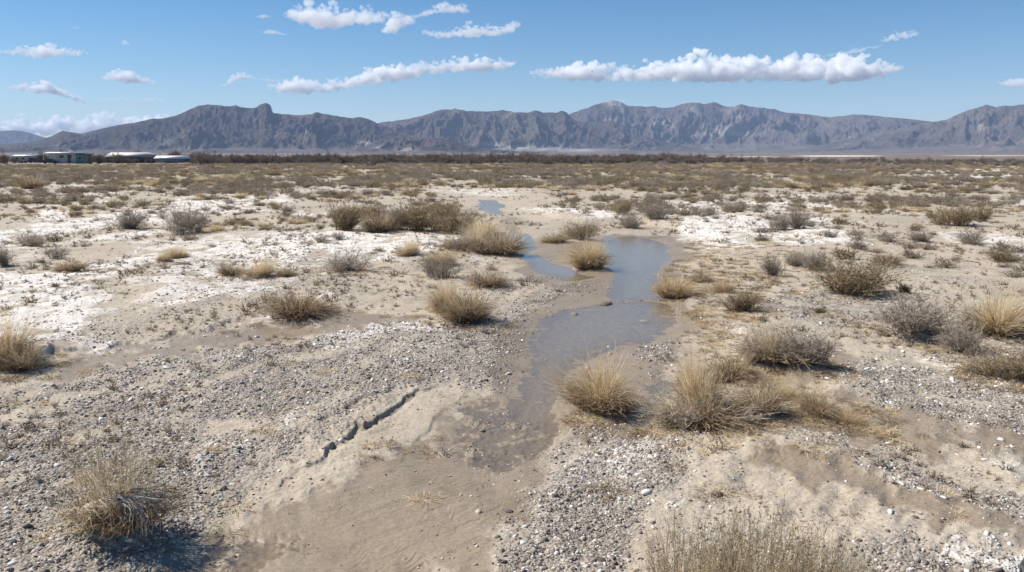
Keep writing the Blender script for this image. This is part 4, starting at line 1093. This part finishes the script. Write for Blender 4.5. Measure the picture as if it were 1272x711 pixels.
order = [i for i in order if inview[i]]
ind = {'grass_tuft': 0, 'shrub': 0}
solo = set()
ZONES = [(30, "on the nearer flats"), (48, "on the middle plain"), (80, "well out on the plain"), (1e9, "far out towards the thicket line")]
LOOK = {'straw': "straw-coloured tuft", 'olive': "olive desert shrub", 'grey': "greyish desert shrub", 'brown': "brown dead-looking shrub"}
for i in order:
    kd = MIDK[K_[i] % 9]
    nm = 'grass_tuft' if kd == 'straw' else 'shrub'
    cap = 170 if nm == 'grass_tuft' else 235
    if ind[nm] >= cap: continue
    ind[nm] += 1; solo.add(i)
    zn = next(s for lim, s in ZONES if R_[i] < lim)
    sd_ = "left of the stream" if X_[i] / Y_[i] < 0.03 else "right of the stream"
    sz = "large " if W_[i] > 1.0 else ("small " if W_[i] < 0.5 else "middling ")
    lb = "%s%s %s %s" % (sz, LOOK[kd], zn, sd_)
    o = link(nm, MID[K_[i] % 9], None, None, lb, "grass tuft" if nm == 'grass_tuft' else "shrub", "scattered: " + lb)
    o.location = (X_[i], Y_[i], Z_[i] - 0.02); o.rotation_euler = (0, 0, random.uniform(0, 6.28)); o.scale = (W_[i], W_[i], H_[i])
rest = np.array([i for i in range(len(X_)) if i not in solo])
mid_coll = proto_collection("mid_plants", MID)
ns = len(rest)
scatter("scrub", np.column_stack([X_[rest], Y_[rest], Z_[rest] - 0.02]), np.column_stack([np.zeros(ns), np.zeros(ns), rng.uniform(0, 6.28, ns)]),
        np.column_stack([W_[rest], W_[rest], H_[rest]]), K_[rest] % 9, mid_coll)
print("individual", ind, "rest", ns)

# ---- gravel and crumbs
def stone_meshes(nv, seed, m, flat=0.6):
    out = []
    for v in range(nv):
        rs = np.random.default_rng(seed + v)
        V = ICO1[0].copy()
        V += rs.normal(0, 0.16, V.shape)
        V *= [1, rs.uniform(0.6, 0.95), flat * rs.uniform(0.7, 1.1)]
        me = mesh_from("stone", V * 0.5, ICO1[1]); me.materials.append(m); out.append(me)
    return out
M_PEB = stone_material("gravel_stones", [(0.0, (0.105, 0.087, 0.072)), (0.3, (0.20, 0.172, 0.145)), (0.6, (0.31, 0.272, 0.228)), (0.72, (0.37, 0.31, 0.245)), (0.88, (0.48, 0.445, 0.40)), (1.0, (0.74, 0.72, 0.68))])
PEB = stone_meshes(7, 500, M_PEB)
def gravel():
    N0 = 900000
    a = rng.uniform(-0.66, 0.66, N0); R = 5.2 + (27.0 - 5.2) * rng.random(N0) ** 1.35
    x = R * np.sin(a); y = R * np.cos(a)
    _, salt, grav, wet_shade, pool = terrain(x, y)
    p = np.clip(grav, 0, 1) ** 1.2 + 0.035 * (1 - 0.7 * wet_shade)
    p = p * sstep(-0.5, 0.2, fbm(x * 1.4, y * 1.4, 3, 205) + 0.3)
    p = p * np.where(pool > 0.4, 0.25, 1)
    base = 1.32 * R * (27 - 5.2) / N0 * 1.0      # rough area per candidate
    want = 880 * np.exp(-((R - 5) / 13) ** 2) + 60
    keep = rng.random(N0) < p * want * base * 1.1
    x, y, R = x[keep], y[keep], R[keep]
    z = terrain(x, y)[0]
    n_ = len(x)
    s = rng.lognormal(math.log(0.0185), 0.5, n_) * (1 + 0.45 * sstep(8, 22, R))
    s = np.clip(s, 0.008, 0.085)
    print("pebbles", n_)
    scatter("gravel", np.column_stack([x, y, z + s * 0.02]), rng.uniform(-0.5, 6.28, (n_, 3)) * [0.1, 0.1, 1], np.repeat(s[:, None], 3, 1), rng.integers(0, 7, n_), proto_collection("pebbles", PEB))
gravel()

M_SALTC = stone_material("salt_crumbs", [(0.0, (0.42, 0.36, 0.30)), (0.5, (0.58, 0.53, 0.47)), (1.0, (0.72, 0.70, 0.66))])
M_CLOD = stone_material("mud_clods", [(0.0, (0.15, 0.115, 0.082)), (0.5, (0.26, 0.21, 0.155)), (1.0, (0.40, 0.335, 0.26))])
def crumbs(name, mats, seed, N0, smin, smax, rmax, wfun):
    x0 = rng.uniform(-0.66, 0.66, N0); R = np.exp(rng.uniform(math.log(5.2), math.log(rmax), N0))
    x = R * np.sin(x0); y = R * np.cos(x0)
    z, salt, grav, wet_shade, pool = terrain(x, y)
    k = rng.random(N0) < wfun(x, y, R, salt, grav, wet_shade, pool)
    x, y, z, R = x[k], y[k], z[k], R[k]; n_ = len(x)
    s = rng.uniform(0, 1, n_) ** 3 * (smax - smin) + smin; s = s * (0.7 + R / 22)
    scatter(name, np.column_stack([x, y, z]), rng.uniform(0, 6.28, (n_, 3)) * [0.08, 0.08, 1], np.column_stack([s * 1.3, s, s * 0.8]), rng.integers(0, 4, n_), proto_collection(name + "_bits", stone_meshes(4, seed, mats, 0.8)))
crumbs("salt_crumbs", M_SALTC, 600, 130000, 0.012, 0.07, 40, lambda x, y, R, s, g, w, p: 0.55 * np.clip(s, 0, 1) * (p < .1) * sstep(-.2, .4, fbm(x * 2, y * 2, 3, 88)))
crumbs("mud_clods", M_CLOD, 620, 170000, 0.008, 0.042, 60, lambda x, y, R, s, g, w, p: (0.16 + 0.2 * (g > .3)) * (1 - 0.8 * w) * (p < .3) * sstep(0, .5, fbm(x * 1.1, y * 1.1, 3, 99) + 0.1))
# small dead sprigs lying about
def sprigs():
    rs = np.random.default_rng(700); ms = []
    for v in range(4):
        g, P, T = g_twig(rs, 14, 60, 0.05, 0.3); ms.append(me_of("sprig", g, M_BROWN if v < 2 else M_GREY))
    N0 = 42000
    a = rng.uniform(-0.66, 0.66, N0); R = np.exp(rng.uniform(math.log(8), math.log(110), N0))
    x = R * np.sin(a); y = R * np.cos(a)
    z, salt, grav, wet_shade, pool = terrain(x, y)
    k = rng.random(N0) < (0.14 + 0.8 * sstep(11, 26, R)) * sstep(-0.3, 0.5, fbm(x / 3, y / 4, 3, 720)) * (1 - 0.9 * sstep(.3, .8, wet_shade)) * (pool < 0.05) * (1 - 0.45 * np.clip(salt, 0, 1))
    x, y, z, R = x[k], y[k], z[k], R[k]; n_ = len(x)
    s = np.clip(rng.lognormal(math.log(0.11), 0.55, n_), 0.05, 0.4) * (0.6 + R / 50)
    scatter("dead_sprigs", np.column_stack([x, y, z]), np.column_stack([np.zeros(n_), np.zeros(n_), rng.uniform(0, 6.28, n_)]), np.column_stack([s, s, s * 0.55]), rng.integers(0, 4, n_), proto_collection("sprigs", ms))
    print("sprigs", n_)
sprigs()

def litter():
    rs = np.random.default_rng(760); ms = []
    for v in range(4):
        P = arcs(70, rs, 0.35, 0.4, 0.05, 0.22, 1.2, 4, 0.03)
        ms.append(me_of("litter", ribbons(P, np.full(70, 0.022), np.full(70, 0.010), np.clip(rs.normal(0.55, 0.25, 70), 0, 1), rs, 0.2), M_STRAW if v < 2 else M_BROWN))
    N0 = 30000
    a = rng.uniform(-0.66, 0.66, N0); R = np.exp(rng.uniform(math.log(7), math.log(60), N0))
    x = R * np.sin(a); y = R * np.cos(a)
    z, salt, grav, wet_shade, pool = terrain(x, y)
    bank = poly_mask(x / y, np.log(y), [(850,300),(960,300),(950,360),(930,400),(880,430),(850,400),(845,350)], 0.06)
    near_t = np.zeros(N0)
    for tx, ty, tr in TAKEN: near_t = np.maximum(near_t, np.exp(-((np.hypot(x - tx, y - ty) - tr) / 0.35) ** 2))
    k = rng.random(N0) < (0.9 * bank + 0.5 * near_t + 0.05 * sstep(0, .5, fbm(x, y, 3, 765))) * (pool < 0.05)
    x, y, z, R = x[k], y[k], z[k], R[k]; n_ = len(x)
    s = rng.uniform(0.12, 0.34, n_)
    scatter("straw_litter", np.column_stack([x, y, z]), np.column_stack([np.zeros(n_), np.zeros(n_), rng.uniform(0, 6.28, n_)]), np.column_stack([s, s, s * 0.6]), rng.integers(0, 4, n_), proto_collection("litters", ms))
    print("litter", n_)
litter()

# ------------------------------------------------------------------ stones one can point to
def stone(px, py, w, m, label, flat=0.5, seed=0):
    x, y = G(px, py); s = w * depth(y) / F
    rs = np.random.default_rng(seed)
    V = ICO2[0] * 1.0; V = V * (1 + 0.22 * fbm(V[:, 0] * 1.7 + seed, V[:, 1] * 1.7 + V[:, 2], 3, seed))[:, None]
    V = V * [0.5 * s, 0.38 * s, 0.5 * s * flat]
    o = link("stone", mesh_from("stone", V, ICO2[1]), m, None, label, "stone"); o.location = (x, y, float(ground_z(x, y)[0]) + 0.1 * s * flat); o.rotation_euler[2] = seed
M_PALE = stone_material("pale_stone", [(0, (0.60, 0.57, 0.52)), (1, (0.66, 0.63, 0.58))])
M_DARK = stone_material("dark_stone", [(0, (0.075, 0.06, 0.05)), (1, (0.10, 0.085, 0.075))])
stone(803, 612, 16, M_PALE, "flat pale stone at the right edge of the pale gravel bar", 0.45, 1)
stone(748, 692, 12, M_DARK, "dark squarish stone low on the pale gravel bar", 0.6, 2)
stone(71, 581, 9, M_PALE, "bright white stone on the dark gravel left of the washed-out clump", 0.7, 3)
stone(893, 613, 11, M_DARK, "dark lump at the end of the white crumbly ridge", 0.7, 4)
stone(347, 585, 6, M_PALE, "small pale pebble standing out beside the eroded crack", 0.7, 5)
stone(632, 632, 12, M_DARK, "flat dark pebble alone in the smooth muddy flow", 0.3, 6)
stone(752, 372, 22, M_CLOD, "brown clod breaking the surface where the pool widens", 0.35, 7)
stone(714, 384, 12, M_CLOD, "small clod in the water left of the bigger one", 0.35, 8)
stone(800, 392, 16, M_CLOD, "mossy clod in the wide shallow part of the pool", 0.3, 9)

# ------------------------------------------------------------------ bare mesquite trees and the brush line behind the plain
def tree_geo(seed, h=1.0, spread=0.55, ntr=6, dens=1.0):
    rs = np.random.default_rng(seed)
    T0 = arcs(ntr, rs, 0.05, spread * 0.6, 0.45, 0.7, 0.1, 6, 0.02)
    B1 = twigs(T0, int(34 * dens), rs, 0.38, 5, 0.6, 0.35, 0.3)
    B2 = twigs(B1, int(170 * dens), rs, 0.22, 4, 0.7, 0.25, 0.25)
    B3 = twigs(B2, int(800 * dens), rs, 0.11, 3, 0.8, 0.15, 0.1)
    tr = []
    for tw in range(2):
        tr.append(ribbons(T0, np.full(ntr, 0.05), np.full(ntr, 0.02), rs.uniform(0.1, 0.4, ntr), rs))
    cr = []
    for P, w in ((B1, 0.020), (B2, 0.011), (B3, 0.010)):
        n_ = len(P); cr.append(ribbons(P, np.full(n_, w), np.full(n_, w * 0.5), rs.uniform(0.2, 0.9, n_), rs))
    return join(tr), join(cr)
TREES = [tree_geo(800 + i, 1, 0.55, 5 + i % 3) for i in range(6)]
TM = [(me_of("trunk", t, M_TREE), me_of("crown", c, M_TREE)) for t, c in TREES]
WH = [me_of("tree", join([t, c]), M_TREE) for t, c in TREES]
def tree_line():
    N0 = 6500
    a = rng.uniform(-0.72, 0.72, N0); R = rng.uniform(218, 345, N0)
    x = R * np.sin(a); y = R * np.cos(a)
    ppx = 636 + F * np.tan(a)
    den = 0.60 * (1 - 0.30 * sstep(850, 1050, ppx)) * sstep(0.0, 0.25, perlin(x / 22, y / 18, 901) + 0.35)
    k = (rng.random(N0) < den) & ~((ppx < 245) & (R < 272))
    x, y, ppx, R = x[k], y[k], ppx[k], R[k]; n_ = len(x)
    h = rng.uniform(1.6, 3.5, n_) * (1 - 0.42 * sstep(800, 1000, ppx)) * (0.85 + 0.5 * np.clip(perlin(x / 14, y / 14, 905), -0.4, 0.6))
    h = h * np.where(ppx < 270, 1.1, 1)
    z = terrain(x, y)[0]
    scatter("brush_thicket", np.column_stack([x, y, z - 0.1]), np.column_stack([np.zeros(n_), np.zeros(n_), rng.uniform(0, 6.28, n_)]), np.column_stack([h * 1.5, h * 1.5, h]), rng.integers(0, 6, n_), proto_collection("thicket_trees", WH))
    print("trees", n_)
tree_line()
for k_, (px, pb, h, w_, lb) in enumerate([
    (463,209,20,1.3,"darkest bare tree standing out before the thicket, left of centre"), (410,202,16,0.8,"narrow square-topped bare tree in the thicket"),
    (586,206,15,1.3,"bare spreading tree in front of the thicket at the centre"), (755,206,17,1.5,"bare spreading tree before the thicket below the pale summit"),
    (655,205,12,1.5,"low bare tree before the thicket beside a pale patch"), (856,204,11,1.4,"low bare tree at the right end of the darker thicket"),
    (1028,203,10,1.5,"low bare tree alone in the thin brush on the right"), (8,205,20,1.2,"tall bare tree at the left edge beside the trailers"),
    (112,204,17,1.1,"bare tree right of the teal-ended house"), (258,206,14,1.4,"bare tree right of the white-topped trailer"),
    (310,205,14,1.5,"broad bare tree left of the square-topped one"), (505,205,13,1.5,"broad bare tree right of the darkest one"),
    (706,204,12,1.3,"bare tree in the thicket between two spreading ones"), (930,203,10,1.5,"low bare bushy tree near the thinning thicket end")]):
    x, y = G(px, pb); z = float(ground_z(x, y)[0]); hm_ = h * depth(y) / F
    r0 = link("tree", None, None, None, lb, "tree", "bare trees along the thicket line"); r0.location = (x, y, z - 0.05); r0.scale = (hm_ * w_, hm_ * w_, hm_); r0.rotation_euler[2] = k_ * 1.3
    link("trunk", TM[k_ % 6][0], None, r0); link("crown", TM[k_ % 6][1], None, r0)
for k_, (px, pb, h, lean, lb) in enumerate([(199,212,13,0.6,"grey leaning dead snag in front of the white-topped trailer"), (268,214,11,-0.7,"dead snag with spread limbs on the left plain"), (282,213,9,0.5,"smaller dead snag beside the spread-limbed one"),
        (123,203,15,0.0,"left upright black post-like dead tree beside the pale barn"), (132,201,14,0.0,"right upright black post-like dead tree beside the pale barn")]):
    x, y = G(px, pb); hm_ = h * depth(y) / F
    rs = np.random.default_rng(950 + k_)
    T0 = arcs(3 if lean else 1, rs, 0.03, 0.35 if lean else 0.03, 0.8, 1.0, 0.05, 6, 0.02, (lean * 0.4, 0))
    B = twigs(T0, 14 if lean else 5, rs, 0.4, 5, 0.7, 0.3, 0.25); B2 = twigs(B, 40 if lean else 8, rs, 0.2, 3, 0.7, 0.2, 0.2)
    wv = 0.05 if lean else 0.12
    r0 = link("dead_tree", None, None, None, lb, "dead tree", "dead snags on the left plain"); r0.location = (x, y, float(ground_z(x, y)[0])); r0.scale = (hm_, hm_, hm_)
    link("trunk", me_of("trunk", join([ribbons(T0, np.full(len(T0), wv), np.full(len(T0), wv * .6), np.full(len(T0), .5 if lean else .0), rs) for _ in range(2)]), M_TREE if not lean else M_GREY), None, r0)
    link("branches", me_of("branches", join([ribbons(B, np.full(len(B), wv * .5), np.full(len(B), wv * .3), rs.random(len(B)) * .5, rs), ribbons(B2, np.full(len(B2), wv * .3), np.full(len(B2), wv * .2), rs.random(len(B2)) * .5, rs)]), M_TREE if not lean else M_GREY), None, r0)

# ------------------------------------------------------------------ the homestead at the left end of the thicket
WHITE = paint_material("white_roof_sheet", (0.80, 0.79, 0.77), 0.4, 0.25); LGREY = paint_material("weathered_grey_siding", (0.40, 0.39, 0.385), 0.7, 0.5)
TEAL = paint_material("teal_siding", (0.07, 0.20, 0.19), 0.6, 0.3); DGLASS = paint_material("dark_glass", (0.02, 0.022, 0.025), 0.15, 0.0)
TARP = paint_material("pale_metal_roof", (0.50, 0.48, 0.45), 0.6, 0.6); WOOD = paint_material("brown_boards", (0.11, 0.085, 0.07), 0.85, 0.4)
BLUEG = paint_material("blue_grey_siding", (0.13, 0.15, 0.18), 0.7, 0.4); BLACKP = paint_material("dark_car_paint", (0.025, 0.027, 0.032), 0.25, 0.1); RUBBER = paint_material("tyre_rubber", (0.02, 0.02, 0.02), 0.9, 0.1)
TRIM = paint_material("white_trim", (0.7, 0.7, 0.68), 0.5, 0.2)
import bmesh
def bmx(boxes, bev=0.02):
    bm = bmesh.new()
    for (x0, x1, y0, y1, z0, z1) in boxes:
        g = bmesh.ops.create_cube(bm, size=1.0)
        for v in g['verts']:
            v.co = Vector(((x0 + x1) / 2 + v.co.x * (x1 - x0), (y0 + y1) / 2 + v.co.y * (y1 - y0), (z0 + z1) / 2 + v.co.z * (z1 - z0)))
    if bev: bmesh.ops.bevel(bm, geom=bm.edges[:], offset=bev, segments=1, affect='EDGES')
    me = bpy.data.meshes.new("box"); bm.to_mesh(me); bm.free(); return me
def prism(prof, y0, y1):
    """an (x,z) outline extruded in y"""
    bm = bmesh.new()
    a = [bm.verts.new((x, y0, z)) for x, z in prof]; b = [bm.verts.new((x, y1, z)) for x, z in prof]
    bm.faces.new(a[::-1]); bm.faces.new(b)
    for i in range(len(prof)):
        j = (i + 1) % len(prof); bm.faces.new((a[i], a[j], b[j], b[i]))
    bmesh.ops.recalc_face_normals(bm, faces=bm.faces[:])
    me = bpy.data.meshes.new("prism"); bm.to_mesh(me); bm.free(); return me
def hip(x0, x1, y0, y1, z0, z1, ia, ib, iy, iyb):
    V = [(x0, y0, z0), (x1, y0, z0), (x1, y1, z0), (x0, y1, z0), (x0 + ia, y0 + iy, z1), (x1 - ib, y0 + iy, z1), (x1 - ib, y1 - iyb, z1), (x0 + ia, y1 - iyb, z1)]
    return mesh_from("roof", np.array(V), np.array([(3, 2, 1, 0), (4, 5, 6, 7), (0, 1, 5, 4), (1, 2, 6, 5), (2, 3, 7, 6), (3, 0, 4, 7)]))
def site(name, px, pb, label, cat, rz=0.0, group=None):
    x, y = G(px, pb); r0 = link(name, None, None, None, label, cat, group); r0.location = (x, y, float(ground_z(x, y)[0])); r0.rotation_euler[2] = rz
    return r0, depth(y) / F
def window(par, x, z, w, h, y=-0.02):
    f = link("window", bmx([(x - w / 2 - .06, x + w / 2 + .06, y - .03, y + .03, z - h / 2 - .06, z + h / 2 + .06)], .01), TRIM, par)
    link("pane", bmx([(x - w / 2, x + w / 2, y - .05, y - .032, z - h / 2, z + h / 2)], 0), DGLASS, f)
# 1 low camper with a white top
t, k = site("camper_trailer", 30, 203, "low camper trailer with a white top at the far left of the homestead", "trailer", 0.04)
L = 31 * k; 
link("body", prism([(-L/2+.2, .45), (L/2, .45), (L/2, 1.9), (L/2-.15, 2.0), (-L/2+.5, 2.0), (-L/2, 1.5)], 0, 2.2), LGREY, t)
link("roof", hip(-L/2+.1, L/2+.2, -.5, 2.9, 1.99, 2.42, .3, .3, 1.2, .8), WHITE, t)
link("roof_vent", bmx([(-.6, .4, .6, 1.3, 2.28, 2.55)], .03), WHITE, t)
for xx in (-1.9, -0.2, 1.8): window(t, xx, 1.35, 0.9, 0.5)
for xx in (-0.6, 0.4): link("wheel", prism([(xx + .33 * math.cos(q), .33 + .33 * math.sin(q)) for q in np.linspace(0, 6.0, 14)], -.03, .25), RUBBER, t)
# 2 house with a flat white roof and teal end
t, k = site("house", 80, 203.5, "long grey house with flat white roof and teal right end", "house", -0.03)
L = 50 * k; H = 14.0 * k
link("wall", bmx([(-L/2+1.4, L/2-2.3, 0, 5, 0, H-.35)], .02), LGREY, t)
link("end_wall", bmx([(L/2-2.298, L/2, .1, 4.9, 0, H-.7)], .02), TEAL, t)
rf = link("roof", hip(-L/2, L/2-2.1, -1.0, 5.8, H-.345, H-.05, .3, .2, 2.4, 1.5), WHITE, t)
link("roof_vent", bmx([(1.0, 1.9, 1, 2, H-.02, H+.35)], .03), WHITE, rf)
link("end_roof", bmx([(L/2-2.25, L/2+.2, -.2, 5.1, H-.695, H-.45)], .02), BLACKP, t)
window(t, L/2-4.0, H*.62, 1.3, 1.0); window(t, -.6, H*.6, 1.2, .8); window(t, L/2-1.2, H*.45, .8, .8, 0.08)
dr = link("door", bmx([(1.0, 1.9, -.05, .02, .05, 2.05)], .01), WOOD, t); link("handle", bmx([(1.72, 1.8, -.1, -.052, 1.0, 1.08)], .01), TRIM, dr)
for xx in (-L/2+.2, -L/2+3.4): link("porch_post", bmx([(xx-.06, xx+.06, -.7, -.58, 0, H-.35)], .01), TRIM, t)
# 3 carport between them
t, k = site("carport", 52, 203, "small open carport with a tilted white roof between camper and house", "carport", 0.0)
link("roof", prism([(-2.3, 2.05), (2.3, 2.55), (2.3, 2.67), (-2.3, 2.17)], 0, 3.5), WHITE, t)
for xx, yy in ((-2.1, .2), (2.1, .2), (-2.1, 3.2), (2.1, 3.2)): link("post", bmx([(xx-.05, xx+.05, yy-.05, yy+.05, 0, 2.06 + (xx+2.3)*.108)], .005), WOOD, t)
def car(px, pb, label, m):
    t, k = site("parked_car", px, pb, label, "car", 0.1, "cars parked at the homestead")
    link("body", prism([(-2.1,.3),(2.1,.3),(2.15,.7),(1.9,.88),(1.0,.95),(.5,1.38),(-.9,1.42),(-1.6,.98),(-2.1,.9)], 0, 1.7), m, t)
    link("side_window", prism([(.78,.98),(.42,1.3),(-.85,1.33),(-1.35,.98)], -.01, 1.71), DGLASS, t)
    for xx in (-1.3, 1.3): link("wheel", prism([(xx + .32 * math.cos(q), .32 + .32 * math.sin(q)) for q in np.linspace(0, 6.0, 14)], -.03, .22), RUBBER, t)
car(44, 203.2, "dark car parked right of the camper trailer", BLACKP); car(62, 204, "dark car parked in front of the grey house", BLACKP)
for px, pb, r, lb in ((56, 203.2, .42, "round white tank, brighter left one of two before the house"), (66, 201.8, .34, "round whitish tank, smaller right one of two before the house")):
    x, y = G(px, pb); o = link("tank", mesh_from("tank", ICO3[0] * [r, r, r * 0.95], ICO3[1], smooth=True), WHITE, None, lb, "tank", "round tanks at the homestead"); o.location = (x, y, r * .9 + float(ground_z(x, y)[0]))
# 4 barn with a pale rounded metal roof
t, k = site("barn", 160, 202.5, "dark barn with a pale hipped metal roof, longest building", "barn", 0.02)
L = 62 * k; H = 13.5 * k
link("wall", bmx([(-L/2+.8, L/2-2.2, .5, 7, 0, H-1.5)], .02), WOOD, t)
link("roof", hip(-L/2, L/2, 0, 9.5, H-1.45, H-.05, 1.2, 4.2, 3.2, 3.0), TARP, t)
for xx in (-3.5, 0.5, 3.4): link("door", bmx([(xx-.9, xx+.9, .42, .497, 0, 1.6)], .01), BLACKP, t)
# 5 mobile home with a bright white top
t, k = site("mobile_home", 211, 203, "blue-grey mobile home with a bright white roof, right of the barn", "mobile home", 0.0)
L = 40 * k; H = 10 * k
link("wall", bmx([(-L/2+.3, L/2-.4, .15, 3.6, .3, H-.95)], .03), BLUEG, t)
rf = link("roof", hip(-L/2, L/2, -.5, 4.6, H-.945, H-.1, .5, .4, 1.6, 1.6), WHITE, t)
for xx in (-2.4, 1.6): window(t, xx, 1.05, .9, .45, .12)
link("step", bmx([(-.7, .4, -.6, .1, 0, .3)], .02), WOOD, t)
print("scene done")
